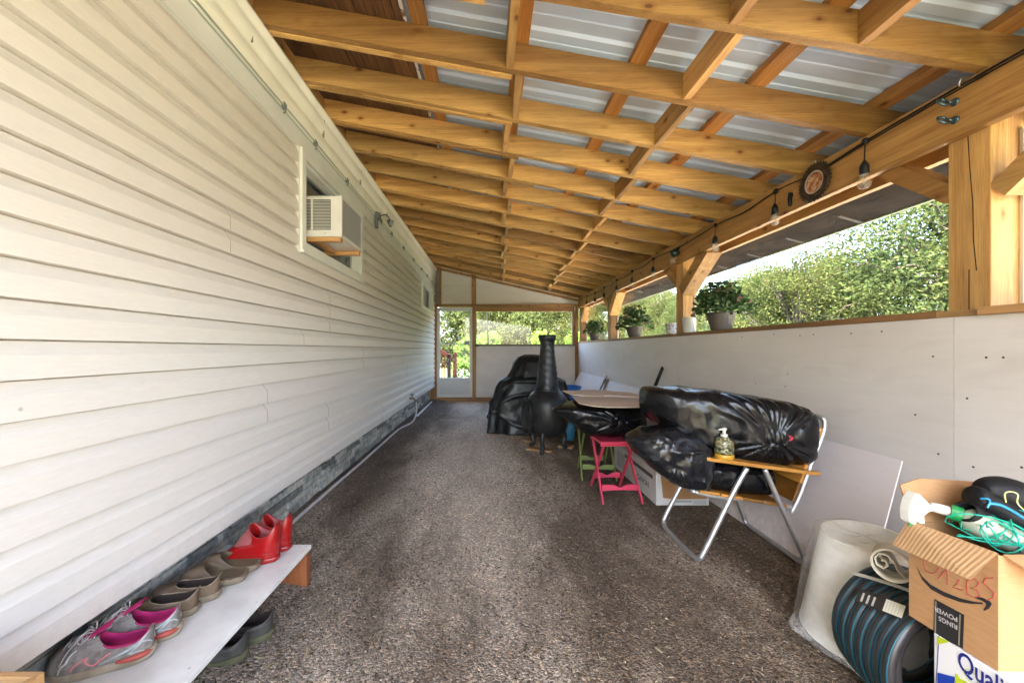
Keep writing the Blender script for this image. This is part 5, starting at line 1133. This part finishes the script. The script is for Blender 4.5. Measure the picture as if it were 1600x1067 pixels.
mb = MB(); mb.hexa([Vector(q) for q in ((BX-.003,Ya,zb_+.0015),(BX-.003,Yb,zb_+.0095),(1.127,Yb-.005,.600),(1.150,Ya+.0,.583),(BX,Ya,zb_+.0045),(BX,Yb,zb_+.0125),(1.130,Yb-.005,.603),(1.153,Ya,.586))]); mb.f = [tuple(f) for f in mb.f]; O('side_flap', mb, ribbed, bx_)
mb = MB(); mb.prism([Vector(q) for q in ((BX+.005,Ya-.002,zb_+.001),(BX+.32,Ya-.002,zb_+.001),(BX+.33,Ya+.035,.745),(BX+.075,Ya+.04,.758),(BX+.008,Ya+.03,.742))], (0,.004,0)); O('back_flap', mb, card, bx_)
mb = MB(); mb.prism([Vector(q) for q in ((BX+.01,Yb-.001,zb_+.006),(BX+.32,Yb-.001,zb_+.006),(BX+.31,Yb-.09,zb_-.03),(BX+.03,Yb-.09,zb_-.03))], (0,0,.004)); O('front_flap', mb, card, bx_)
def bf(u, v, o=.001): p = PX(u, v, BX); return Vector((BX-o, p.y, p.z))
ink = pm('black_ink', (.02,.02,.022), .6)
up_ = [(1433,886),(1441,900),(1455,913),(1475,924),(1500,934),(1520,939),(1536,941)]; lo_ = [(1536,943.5),(1518,943),(1500,940),(1475,931),(1455,920),(1441,905)]
onface(up_+lo_, 'curved_arrow', ink, fn=bf, par=bx_)
onface([(1524,931.5),(1535,933),(1547,938.5),(1550,943),(1546,950),(1538,954),(1537,951.5),(1541,946),(1541,942),(1534,937.5),(1524,934)], 'arrow_head', ink, fn=bf, par=bx_)
tape = onface([(1460.5,935),(1507,960),(1505,1013),(1459,990)], 'black_tape', pm('black_tape', (.022,.022,.024), .4), fn=bf, par=bx_)
gold = pm('tape_edge_print', (.22,.20,.14), .5)
onface([(1462,938),(1464,939),(1463,989),(1461,988)], 'tape_edge', gold, .0018, bf, bx_); onface([(1500,959),(1502,960),(1500,1008),(1498,1007)], 'tape_edge', gold, .0018, bf, bx_)
tm = pm('silver_tape_letters', (.5,.5,.5), .5)
pA = bf(1498, 972); pB = bf(1466, 956); dx = (pB-pA).normalized(); 
text('POWER', .0165, pA+Vector((0,0,.012)), (0,1,dx.z/abs(dx.y) if dx.y else 0), (0,0,-1), tm, bx_, ext=.0018, bold=.0003, sx=.9)
text('RINGS', .0165, pA+Vector((0,0,-.008)), (0,1,dx.z/abs(dx.y) if dx.y else 0), (0,0,-1), tm, bx_, ext=.0018, bold=.0003, sx=.9)
mb = MB(); inkr = pm('red_marker', (.42,.06,.06), .7)
def stroke(pts, wd=.0011):
    mb.tube([bf(u, v, .0006) for u, v in pts], wd, 5)
stroke([(1446,868),(1443,880),(1447,892),(1456,896),(1464,893),(1467,886)]); stroke([(1466,904),(1475,893),(1479,890),(1481,900),(1480,913)]); stroke([(1499,905),(1496,912),(1489,917),(1504,922)])
stroke([(1512,905),(1511,920),(1512,930)]); stroke([(1512,907),(1524,904),(1530,910),(1526,917),(1516,918),(1528,922),(1531,930),(1524,934),(1513,928)]); stroke([(1552,902),(1541,903),(1537,911),(1546,918),(1554,926),(1552,934),(1542,937)])
O('handwriting', mb, inkr, bx_)
# contents
spb = T('spray_bottle', 'white and green trigger spray bottle leaning in the open cardboard box', 'spray bottle', (1.24, 1.07, .62))
wp = pm('white_plastic', (.72,.72,.66), .35); gp = pm('green_plastic', (.01,.22,.06), .35)
mb = MB(); sv = [(-.030,-.050),(-.018,-.054),(-.012,-.040),(-.004,-.046),(.006,-.044),(.004,-.020),(.014,-.006),(.022,-.002),(.020,.016),(.006,.030),(-.006,.044),(-.016,.040),(-.026,.016),(-.032,-.018)]
M2 = Matrix.Translation((1.212,1.074,.697)) @ Matrix.Rotation(R(-48), 4, 'Z') @ Matrix.Diagonal((.80,.85,.92,1))
mb.prism([M2 @ Vector((x,-.014,z)) for x, z in sv], (0,.028,0)); O('trigger_head', mb, wp, spb, bevel=.005)
mb = MB(); mb.box((-.034,-.012,-.066),(-.010,.012,-.050), M2); O('nozzle', mb, gp, spb, bevel=.002)
mb = MB(); mb.tube([(1.222,1.066,.706),(1.252,1.040,.700)], .013, 16); O('neck', mb, wp, spb, smooth=True)
mb = MB(); mb.tube([(1.250,1.042,.701),(1.264,1.028,.697)], .020, 18); O('collar', mb, gp, spb)
mb = MB(); mb.tube([(1.264,1.028,.696),(1.276,1.018,.690),(1.33,1.005,.66),(1.40,.99,.62)], [.016,.032,.034,.034], 18); O('bottle', mb, pm('cloudy_bottle', (.42,.46,.36), .35), spb, smooth=True)
def roll(label, pts, rr_, name='rubber_glove', mat=black_rub, cat='glove', solid=0):
    mb = MB(); mb.tube(chain(pts, 6), rr_, 18, cap=not solid); return O(name, mb, mat, smooth=True, label=label, cat=cat, solid=solid)
roll('black rolled rubber cuff beside the spray bottle in the box', [(1.262,1.02,.712),(1.30,1.02,.690),(1.36,1.03,.665)], .025, solid=.004, name='rubber_cuff', cat='cuff')
roll('dark folded sleeve lying across the box contents, with a blue edge', [(1.300,1.035,.745),(1.33,1.03,.735),(1.37,1.02,.71),(1.41,1.0,.68),(1.44,.98,.65)], [.026,.029,.031,.031,.030,.028,.028,.028,.028,.028,.028,.028,.028,.028,.028,.028,.028,.028,.028,.028,.028,.028,.028,.027,.02], name='folded_sleeve', cat='sleeve')
roll('large black mitt on top of the cardboard box contents', [(1.335,1.045,.758),(1.38,1.04,.755),(1.43,1.03,.735),(1.46,1.02,.70),(1.47,1.0,.66)], [.020,.026,.030,.034,.037,.040,.042,.043,.044,.044,.043,.042,.041,.040,.040,.039,.038,.037,.036,.035,.034,.033,.031,.028,.02], name='black_mitt', cat='mitt')
mb = MB(); mb.tube(chain([(1.305,1.005,.738),(1.33,.998,.735),(1.37,.99,.71),(1.40,.98,.68)], 6), .004, 8); mb.tube(chain([(1.29,1.01,.748),(1.297,1.0,.752),(1.302,1.0,.742),(1.296,1.0,.728)],6), .0025, 8); O('looped_cord', mb, pm('blue_cord_plastic', (.02,.22,.42), .35), label='short blue cord looped over the dark sleeve in the box', cat='cord', smooth=True)
twm = pm('turquoise_twine', (.0,.36,.24), .4); mb = MB(); rt = random.Random(4)
cT = Vector((1.315, .985, .672))
for k in range(15):
    n_ = Vector((rt.uniform(-1,1), rt.uniform(-1,.2), rt.uniform(.2,1))).normalized(); u_ = n_.cross(Vector((.3,.2,1))).normalized(); v_ = n_.cross(u_); A1, B1 = rt.uniform(.03,.075), rt.uniform(.012,.04); o_ = Vector((rt.uniform(-.05,.05), rt.uniform(-.03,.03), rt.uniform(-.01,.012)))
    mb.tube([cT+o_+u_*A1*math.cos(q*.35)+v_*B1*math.sin(q*.35)+Vector((0,0,.006*math.sin(q*.9+k))) for q in range(18)], .0017, 5, closed=True)
mb.tube(chain([(1.225,1.03,.690),(1.235,1.01,.708),(1.27,.99,.712),(1.32,.97,.700),(1.36,.96,.67),(1.34,.95,.655),(1.25,.97,.655),(1.22,1.0,.66)], 7), .0018, 5)
mb.tube(chain([(1.215,1.0,.655),(1.26,.97,.662),(1.32,.955,.655),(1.40,.945,.650),(1.46,.94,.645)], 7), .0018, 5)
O('twine_tangle', mb, twm, label='tangle of turquoise twine spilling over the front of the cardboard box', cat='twine', smooth=True)
mb = MB(); mb.tube(chain([(1.345,1.0,.742),(1.342,1.0,.765),(1.352,.995,.772),(1.362,.99,.766),(1.355,.985,.745),(1.37,.97,.72),(1.41,.94,.68),(1.45,.92,.655)], 7), .0016, 6); O('yellow_wire', mb, pm('yellow_green_wire', (.50,.55,.22), .4), label='thin yellow-green wire hooked over the black mitt', cat='wire', smooth=True)
mb = loftbag([((1.34,.945,.652),Yv*.01,Z*.005),((1.36,.945,.655),Yv*.02,Z*.015),((1.40,.945,.655),Yv*.025,Z*.020),((1.43,.945,.655),Yv*.005,Z*.005)], 30, 30, 5, .004, 2.2); O('purple_foil', mb, pm('purple_foil', (.20,.01,.26), .25, .5, bmp=.6, bs=90), smooth=True, label='scrap of shiny purple foil at the near corner of the box', cat='foil')
mb = MB(); mb.box((1.42,.93,.60),(1.50,1.0,.672)); O('green_pack', mb, pm('green_pack_plastic', (.02,.30,.08), .4), label='bright green plastic pack tucked in the near corner of the box', cat='pack', bevel=.008)

# ================================================================ STRING LIGHTS, PLATE, HOOKS
sl = T('string_lights', 'black cable of clear bulb festoon lights strung along the inner beam', 'string lights', (XB-.02, 4, EYE+1.0))
sock = [(1352,222),(1212,300),(1118,353),(1021,405),(988,424),(964,438),(944,450),(930,458),(917,463)]
sp3 = []
for u, v in sock:
    Y = 600*(XB-.03)/(u-765); sp3.append(Vector((XB-.03, Y, min(EYE-(v-546)*Y/600, zr(XB, Y)-.03))))
bz = [.86,.87,.88,.88,.88,.88,.88,.88,.88]
cable = [Vector((XB-.012, .2, zr(XB,.2)-.05)), Vector((XB-.012, .9, zr(XB,.9)-.03)), Vector((XB-.012, 1.45, zr(XB,1.45)-.02))]
for i, p in enumerate(sp3):
    cable.append(p+Vector((.015,0,.012)))
    if i < len(sp3)-1:
        q = (p+sp3[i+1])/2; cable.append(Vector((XB-.012, q.y, min(q.z, zr(XB,q.y)-.03)-.008)))
cable.append(Vector((XB-.012, 8.3, zr(XB, 8.3)-.06)))
mb = MB(); mb.tube(chain(cable, 6), .0045, 8); O('cable', mb, black_rub, sl, smooth=True)
mb = MB(); mb.tube([p+Vector((0,0,-.012)) for p in chain(cable[:5], 6)], .003, 6); O('second_cable', mb, black_rub, sl, smooth=True)
fil = pm('filament', (.6,.35,.1), .5, .6)
for i, p in enumerate(sp3):
    L = .085 if i else .10; c = p+Vector((-.005, 0, -L)); k = 1.0
    mb = MB(); mb.tube([p+Vector((0,0,.01)), p+Vector((-.003,0,-L*.5)), c], .003, 8); mb.lathe([(.006,-.012),(.014,-.008),(.014,.012),(.006,.02)], p, 12); mb.lathe([(.017,-.066),(.0195,-.064),(.0195,-.03),(.0185,-.02),(.008,.0),(.004,.008)], c, 18); s_ = O('lamp_socket', mb, black_rub, sl, smooth=True)
    mb = MB(); mb.lathe([(.015,-.064),(.017,-.072),(.024,-.092),(.0275,-.108),(.0265,-.122),(.018,-.134),(.006,-.139),(.001,-.140)], c, 20, cap0=False); O('bulb', mb, bulb_glass, s_, smooth=True)
    mb = MB(); mb.tube([c+Vector((-.006,0,-.066)), c+Vector((-.009,0,-.105)), c+Vector((0,0,-.112)), c+Vector((.009,0,-.105)), c+Vector((.006,0,-.066))], .0012, 5); O('filament', mb, fil, s_)
sn = T('motion_sensor', 'small black junction lamp with a clear bulb fixed to the beam above a post', 'sensor', (XB-.04, 3.95, EYE+.95))
c = Vector((XB-.045, 3.93, EYE+.985)); mb = MB(); mb.lathe([(.01,-.04),(.035,-.035),(.042,0),(.035,.03),(.012,.04)], c, 20, Matrix.Rotation(R(60), 3, 'Y')); mb.bar(c+Vector((.0,0,.02)), c+Vector((.045,0,.06)), .02, .02); O('housing', mb, pm('black_teal_plastic', (.012,.03,.03), .3), sn, smooth=True)
mb = MB(); mb.lathe([(.012,0),(.028,-.03),(.032,-.055),(.02,-.078),(.004,-.085)], c+Vector((-.02,0,-.03)), 18, cap0=False); O('bulb', mb, bulb_glass, sn, smooth=True)
pl = T('ornamental_plate', 'round ornamental plate with a dark fretted rim hung on the inner beam', 'plate', (XB-.012, 2.27, EYE+1.0))
c = Vector((XB-.010, 2.275, EYE+.99)); Mr = Matrix.Rotation(R(-90), 3, 'Y')
mb = MB(); mb.lathe([(.060,.004),(.066,.010),(.100,.012),(.108,.008),(.100,.003)], c, 48, Mr, False, False)
for k in range(32):
    an = 2*math.pi*k/32; q = c+Vector((-.006, math.cos(an)*.108, math.sin(an)*.108)); mb.lathe([(.003,-.004),(.0085,0),(.003,.005)], q, 8, Mr)
    q = c+Vector((-.012, math.cos(an+.1)*.084, math.sin(an+.1)*.084)); mb.lathe([(.006,-.002),(.004,.004)], q, 6, Mr)
O('rim', mb, pm('dark_bronze', (.035,.022,.016), .4, .4, c2=(.06,.035,.02), ns=60), pl, smooth=True)
mb = MB(); mb.lathe([(.066,.010),(.061,.012),(.056,.008)], c, 40, Mr, False, False); O('silver_band', mb, pm('silver_band_metal', (.6,.55,.58), .3, .8), pl, smooth=True)
m, t, b = NT('painted_centre'); b.inputs['Roughness'].default_value = .25; n0 = nd(t, 'ShaderNodeTexNoise'); setin(n0, Scale=38, Detail=4); t.links.new(coords(t), n0.inputs[0]); rp = ramp(t, [(.35, (.22,.06,.03)), (.5, (.42,.20,.10)), (.6, (.60,.42,.30)), (.7, (.35,.12,.05))]); t.links.new(n0.outputs[0], rp.inputs[0]); t.links.new(rp.outputs[0], b.inputs['Base Color'])
mb = MB(); mb.lathe([(.0565,.006),(.03,.004),(.001,.003)], c, 40, Mr, False, True); O('centre', mb, m, pl)
mb = MB(); mb.tube([c+Vector((-.004,.008*math.cos(a),.118+.010*math.sin(a))) for a in [k*.63 for k in range(10)]], .0018, 5, closed=True); O('hanging_ring', mb, galv, pl)
mb = MB(); mb.lathe([(.003,-.05),(.010,-.04),(.012,0),(.010,.032),(.004,.04)], (XB-.016, 2.46, EYE+.965), 14); mb.bar((XB-.012,2.46,EYE+.99),(XB+.001,2.46,EYE+.99),.012,.02); O('cable_weight', mb, black_rub, label='small black plug hanging on the beam beside the ornamental plate', cat='plug', smooth=True)
for k, (v, lb) in enumerate(((160, 'upper of the two steel eye bolts in the beam above the near post'), (188, 'lower of the two steel eye bolts in the beam above the near post'))):
    p = PX(1492, v, XB); p.x = XB; mb = MB(); mb.tube([p+Vector((.0,0,0)), p+Vector((-.03,0,0))], .006, 10); mb.lathe([(.016,0),(.016,.004),(.010,.006)], p, 14, Mr)
    mb.tube([p+Vector((-.05+.018*math.cos(a), .010*math.sin(a), .018*math.sin(a))) for a in [q*.45 for q in range(14)]], .0055, 8, closed=True); O('eye_bolt', mb, pm('blued_steel', (.10,.16,.20), .35, .8) if not k else bpy.data.materials['blued_steel'], label=lb, cat='eye bolt', group='eye bolts in the beam', smooth=True)
mb = MB(); mb.tube(chain([(XB-.001,1.56,EYE+1.10),(XB-.02,1.56,EYE+1.10),(XB-.026,1.565,EYE+1.085),(XB-.018,1.57,EYE+1.075)], 5), .003, 6); O('cup_hook', mb, galv, label='small open cup hook screwed into the top of the beam', cat='hook', smooth=True)

# ================================================================ POTS ON THE SILL
ZS = ZT+.0325
def leaves(c, rad, n, seed, size, up=.7, droop=0, name='foliage', mat=leaf_dark, par=None, flat=1.0):
    mb = MB(); r_ = random.Random(seed); c = Vector(c)
    for i in range(n):
        d = Vector((r_.gauss(0,1), r_.gauss(0,1), abs(r_.gauss(0,1))*up-.1)); d = d.normalized()*rad*r_.uniform(.25,1)**.7; d.z *= flat
        p = c+d; p.z -= droop*max(0, math.hypot(d.x, d.y)-rad*.5)
        n1 = Vector((r_.gauss(0,1), r_.gauss(0,1), r_.gauss(0,1))).normalized(); a_ = n1.cross(Vector((.2,.3,1))).normalized(); b_ = n1.cross(a_); s = size*r_.uniform(.6,1.3)
        mb.add([p-a_*s, p-a_*s*.3+b_*s*.55+n1*s*.15, p+a_*s*.5+b_*s*.45, p+a_*s, p+a_*s*.4-b_*s*.5, p-a_*s*.4-b_*s*.5+n1*s*.1], [(0,1,2,3,4,5)])
    return O(name, mb, mat, par)
potm = pm('brown_grey_pot', (.085,.066,.056), .6, c2=(.065,.05,.043), ns=8)
def pot(label, x, y, r_, h, n, seed, spread, wire=False):
    p = T('potted_plant', label, 'potted plant', (x, y, ZS), 'potted plants on the sill')
    pr = [(r_*.60,0),(r_*.66,.006)]
    for i in range(14): q = i/13; pr.append((r_*(.66+.30*q)+(.0025 if i % 2 else 0), .01+q*(h-.02)))
    pr += [(r_*1.0,h-.008),(r_*1.02,h),(r_*.95,h),(r_*.93,h-.02)]
    mb = MB(); mb.lathe(pr, (x, y, ZS), 40); O('pot', mb, potm, p, smooth=True)
    mb = MB(); mb.lathe([(r_*.93,0),(.001,.01)], (x, y, ZS+h-.019), 24, cap0=False); O('soil', mb, pm('potting_soil', (.03,.022,.016), .95) if seed == 21 else bpy.data.materials['potting_soil'], p)
    leaves((x, y, ZS+h+.05), spread*1.15, int(n*1.3), seed, .025, up=1.15, droop=.6, par=p)
    mb = MB(); rs_ = random.Random(seed)
    for i in range(22):
        an = rs_.uniform(0,6.28); q = rs_.uniform(.4,.95)*spread; mb.tube(chain([(x, y, ZS+h-.02), (x+q*.4*math.cos(an), y+q*.4*math.sin(an), ZS+h+.06), (x+q*math.cos(an), y+q*math.sin(an), ZS+h+rs_.uniform(.0,.16))], 4), .0016, 4)
    O('stem', mb, pm('green_stem', (.08,.12,.04), .7) if seed == 21 else bpy.data.materials['green_stem'], p)
    return p
pot('leafy plant in a ribbed brown pot on the sill next to the white bucket', 2.035, 3.38, .118, .155, 520, 21, .21)
pot('flowering plant in a ribbed brown pot on the sill beyond the patterned pot', 2.035, 5.40, .118, .15, 520, 22, .22)
pot('small plant in a brown pot on the sill in the farthest bay', 2.035, 7.45, .11, .15, 380, 23, .19)
bk = T('white_bucket', 'white tapered bucket on the sill in front of the second post', 'bucket', (2.0, 3.845, ZS))
mb = MB(); mb.lathe([(.044,0),(.046,.003),(.062,.142),(.066,.146),(.064,.150),(.058,.146),(.044,.01)], (1.995, 3.845, ZS), 28); O('body', mb, pm('milky_plastic', (.66,.66,.64), .4, c2=(.58,.58,.57), ns=7), bk, smooth=True)
mb = MB(); mb.tube([(1.995+.062*math.cos(a), 3.845-.01, ZS+.12+.03*math.sin(a)) for a in [q*.35 for q in range(10)]], .0015, 5); O('handle', mb, galv, bk)
fp_ = T('patterned_pot', 'small pale pot with a blue and red flower pattern on the sill', 'pot', (2.02, 4.27, ZS))
m, t, b = NT('flower_pattern'); b.inputs['Roughness'].default_value = .4; vo = nd(t, 'ShaderNodeTexVoronoi'); setin(vo, Scale=75); t.links.new(coords(t), vo.inputs[0]); s3 = t.nodes.new('ShaderNodeSeparateColor'); t.links.new(vo.outputs['Color'], s3.inputs[0]); rp = ramp(t, [(0, (.62,.62,.62)), (.55, (.62,.62,.62)), (.62, (.15,.25,.45)), (.85, (.45,.15,.18)), (.93, (.15,.3,.2))]); rp.color_ramp.interpolation = 'CONSTANT'; t.links.new(s3.outputs[0], rp.inputs[0]); t.links.new(rp.outputs[0], b.inputs['Base Color'])
mb = MB(); mb.lathe([(.048,0),(.05,.003),(.060,.112),(.055,.112),(.045,.01)], (2.02, 4.27, ZS), 28); O('body', mb, m, fp_, smooth=True)
mb = MB(); mb.lathe([(.060,.1125),(.0635,.116),(.063,.124),(.056,.124),(.054,.113)], (2.02, 4.27, ZS), 28, cap0=False, cap1=False); O('rim', mb, bpy.data.materials['milky_plastic'], fp_, smooth=True)
mb = MB(); mb.lathe([(.03,0),(.032,.004),(.032,.09),(.022,.10),(.014,.115),(.014,.125)], (2.0, 6.72, ZS), 18); O('glass_jar', mb, pm('pale_jar', (.5,.5,.42), .2), label='small pale jar on the sill beside the third post', cat='jar', smooth=True)

# ================================================================ OUTSIDE
def tree_mesh(seed, H, RX, n, leaf, base=.25, name='crown', lobes=14, shape='cedar'):
    r_ = random.Random(seed); lob = []
    for i in range(lobes):
        q = base+(1-base)*r_.random()**.9; rad = RX*(1-((q-base)/(1-base))**1.6*.72)*r_.uniform(.35,.95); an = r_.uniform(0,6.28)
        lob.append((Vector((rad*.95*math.cos(an), rad*.95*math.sin(an), q*H*.93)), RX*r_.uniform(.26,.46)))
    mb = MB(); V = mb.v; F = mb.f
    for i in range(n):
        c, rr_ = lob[r_.randrange(lobes)]
        d = Vector((r_.gauss(0,1), r_.gauss(0,1), r_.gauss(0,.75))); d = d/ max(.001, d.length)*rr_*(r_.random()**.33)*r_.uniform(.75,1.2); p = c+d
        g_ = mnoise.noise(p*2.3+Vector((seed,0,0)))
        if g_ < -.19: continue
        if shape == 'cedar':     # a spray: two narrow crossing blades drooping outward
            dr_ = Vector((d.x, d.y, d.z*.5+r_.uniform(-.1,.5)*rr_)).normalized()+Vector((r_.gauss(0,.5), r_.gauss(0,.5), r_.gauss(0,.5))); dr_.normalize(); L = leaf*r_.uniform(.7,1.7)
            s1 = dr_.cross(Vector((r_.gauss(0,1), r_.gauss(0,1), r_.gauss(0,1)))).normalized()*L*.24
            o = len(V); V += [p, p+dr_*L*.45+s1, p+dr_*L, p+dr_*L*.5-s1]; F.append((o, o+1, o+2, o+3))
        else:
            a_ = Vector((r_.gauss(0,1), r_.gauss(0,1), r_.gauss(0,1))).normalized(); b_ = a_.cross(Vector((r_.gauss(0,1), r_.gauss(0,1), 1))).normalized(); s = leaf*r_.uniform(.6,1.4)
            o = len(V); V += [p-a_*s, p+b_*s*.5, p+a_*s, p-b_*s*.5]; F.append((o, o+1, o+2, o+3))
    return mb, lob
protos = {}
def make_tree(kind, seed, H, RX, n, leaf, mat, shape, base=.1, lobes=26):
    r = T('tree', 'x', 'tree', (0,0,0), local=True)
    mb, lob = tree_mesh(seed, H, RX, n, leaf, base, lobes=lobes, shape=shape); cr = O('crown', mb, mat, r)
    mb = MB(); mb.tube(chain([(0,0,-.1),(.04,.02,H*.3),(-.03,.03,H*.6),(.02,0,H*.9)], 5), [.11*(1-.05*i) for i in range(16)], 8)
    for c, rr_ in lob: mb.tube(chain([(0,0,max(.2,c.z*.55)), c*.55+Vector((0,0,c.z*.30)), c, c+Vector((c.x,c.y,0))*.25], 4), [.035-.0024*i for i in range(13)], 5)
    rb = random.Random(seed+1)
    for i in range(70):
        c, rr_ = lob[rb.randrange(len(lob))]; d = Vector((rb.gauss(0,1), rb.gauss(0,1), rb.gauss(0,.6))).normalized(); mb.tube([c, c+d*rr_*.6, c+d*rr_*1.15+Vector((0,0,rb.uniform(-.08,.08)))], [.010,.006,.003], 4, cap=False)
    O('trunk', mb, bark, r); return r
P1 = make_tree('c', 1, 4.3, 2.1, 120000, .047, leaf_cedar, 'cedar', .05, 60)
P2 = make_tree('c', 2, 3.7, 2.2, 115000, .047, leaf_cedar, 'cedar', .05, 60)
P3 = make_tree('c', 3, 4.6, 1.9, 110000, .047, leaf_cedar, 'cedar', .05, 60)
P4 = make_tree('b', 4, 2.4, 1.3, 20000, .055, leaf_bright, 'leaf', .02, 26)
P5 = make_tree('w', 6, 6.8, 2.9, 60000, .085, leaf_cedar, 'leaf', .03, 60)
def put(src, x, y, rz, s, label, used=set(), group=None, cat='tree', nm=None, sz=None):
    o = src if src.name not in used else copy_tree(src)
    used.add(src.name) if o is src else None
    o.location = (x, y, -.03); o.rotation_euler = (0,0,rz); o.scale = (s, s, sz or s); o['label'] = label; o['category'] = cat
    if group: o['group'] = group
    if nm: o.name = nm
    return o
GR = 'cedars along the right side'
cedar = [(P1,6.0,3.9,.3,.95,'cedar whose lit crown touches the near post'),
 (P3,6.2,5.2,1.9,.95,'cedar just left of the one touching the near post, pale twigs low down'),
 (P2,6.1,6.6,2.2,1.06,'bushy cedar in the middle of the widest bay'),
 (P1,6.3,7.9,5.1,.76,'cedar left of the bushy one, its top just under the sky gap'),
 (P2,6.3,9.3,.4,.74,'cedar right above the leafy pot plant on the sill'),
 (P3,6.8,10.9,3.1,.72,'cedar behind the leafy pot plant on the sill'),
 (P1,6.8,12.8,5.2,.72,'cedar seen between the second and third posts, on the right'),
 (P2,6.9,15.0,.9,.9,'cedar seen between the second and third posts, in the middle'),
 (P3,6.6,17.6,2.9,.85,'cedar seen above the flowering pot plant'),
 (P1,8.2,4.8,4.4,1.10,'tall cedar in the second row behind the near post'),
 (P2,8.6,6.9,1.3,1.3,'tall cedar in the second row of the widest bay'),
 (P3,9.3,9.4,3.3,.8,'cedar in the second row seen through gaps in the front crowns'),
 (P2,9.5,12.4,3.9,.9,'cedar in the second row to the right of the second post'),
 (P1,6.6,1.9,5.6,1.0,'cedar out past the near post, mostly hidden by it'),
 (P2,5.0,21.0,1.2,1.2,'cedar seen through the farthest side bay')]
for s_, x, y, rz, k, lb in cedar: put(s_, x, y, rz, k, lb, group=GR, nm='cedar_tree')
far = [(-3.2,21,.3,1.0,'broad tree beyond the end wall seen through the top of the storm door'),
 (.6,23,1.4,.92,'tree beyond the end wall to the right of the dark pole'),(3.2,22,2.3,.95,'tree beyond the end wall above the chiminea'),
 (6.2,23,3.7,1.0,'tree beyond the end wall at the right end of the wide opening'),(-6.5,24,4.0,1.1,'tree beyond the end wall hidden mostly by the house'),(9.5,25,5,1.1,'tree beyond the end wall seen past the far post'),(-1.2,26,2.9,1.25,'tall tree in the gap between the door tree and the dark pole'),(2.0,28,.9,1.2,'tall tree standing farther back behind the wide opening')]
for x, y, rz, k, lb in far: put(P5, x, y, rz, k*.9, lb, group='trees beyond the end wall', nm='broad_tree')
for x, y, rz, k, lb in ((-1.9,12.6,.2,.72,'bright green shrub just outside the storm door, left'), (-.75,13.6,2.2,.66,'bright green shrub behind the stair rail outside the door'), (-.2,16.5,1.2,.75,'bright shrub seen low in the wide opening by the dark pole'), (2.4,17.2,3.2,.80,'bright shrub seen low in the wide opening behind the chiminea'), (-3.4,14.5,4.2,1.0,'bright green shrub rising against the house corner outside'), (4.3,18.5,5.2,.8,'bright shrub seen low near the right end of the wide opening')):
    put(P4, x, y, rz, k, lb, group='shrubs outside the end wall', cat='shrub', nm='shrub')
# flower bed, stair rail, dark pole
fb = T('flower_clump', 'clump of white flowers low outside the storm door', 'flowers', (-.72, 10.6, -.03))
leaves((-.72,10.6,.16), .42, 700, 31, .035, par=fb, mat=leaf_bright, name='leaf_mass'); leaves((-.75,10.5,.26), .36, 260, 32, .030, par=fb, mat=flower_white, name='blossom')
sr = T('stair_rail', 'red-brown stained wooden stair railing outside the storm door', 'railing', (-1.25, 9.9, 0))
def xo(u, Y): return (u-765)*Y/600
for u, v0, Yp in ((711,551,9.7),(701.5,554,9.75)):
    mb = MB(); x = xo(u, Yp); mb.box((x-.045, Yp-.045, -.03), (x+.045, Yp+.045, EYE-(v0-546)*Yp/600)); O('post', mb, wood_rail if u > 705 else pm('dark_stained_post', (.06,.03,.02), .7), sr)
mb = MB(); mb.bar((xo(684,9.75), 9.75, EYE), (xo(706,9.75), 9.75, .93), .09, .09); O('handrail', mb, wood_rail, sr)
for u in (686, 690.5, 695):
    mb = MB(); x = xo(u, 9.78); mb.box((x-.016, 9.77, .15), (x+.016, 9.80, 1.14-.19*(u-684)/22-.05)); O('baluster', mb, wood_rail, sr)
mb = MB(); mb.bar((xo(684,9.78), 9.78, .25), (xo(706,9.78), 9.78, .1), .05, .08); O('bottom_rail', mb, wood_rail, sr)
mb = MB(); mb.tube([(xo(764.5,9.6), 9.6, .6), (xo(762.5,9.6), 9.6, 1.3), (xo(760,9.6), 9.6, 2.4)], .022, 10); mb.lathe([(.03,0),(.03,.6)], (xo(764.5,9.6), 9.6, -.03), 10); O('dark_pole', mb, pm('matt_dark_paint', (.012,.012,.013), 1.0, spec=.05), label='slim dark pole standing just outside the wide clear opening', cat='pole', smooth=True)
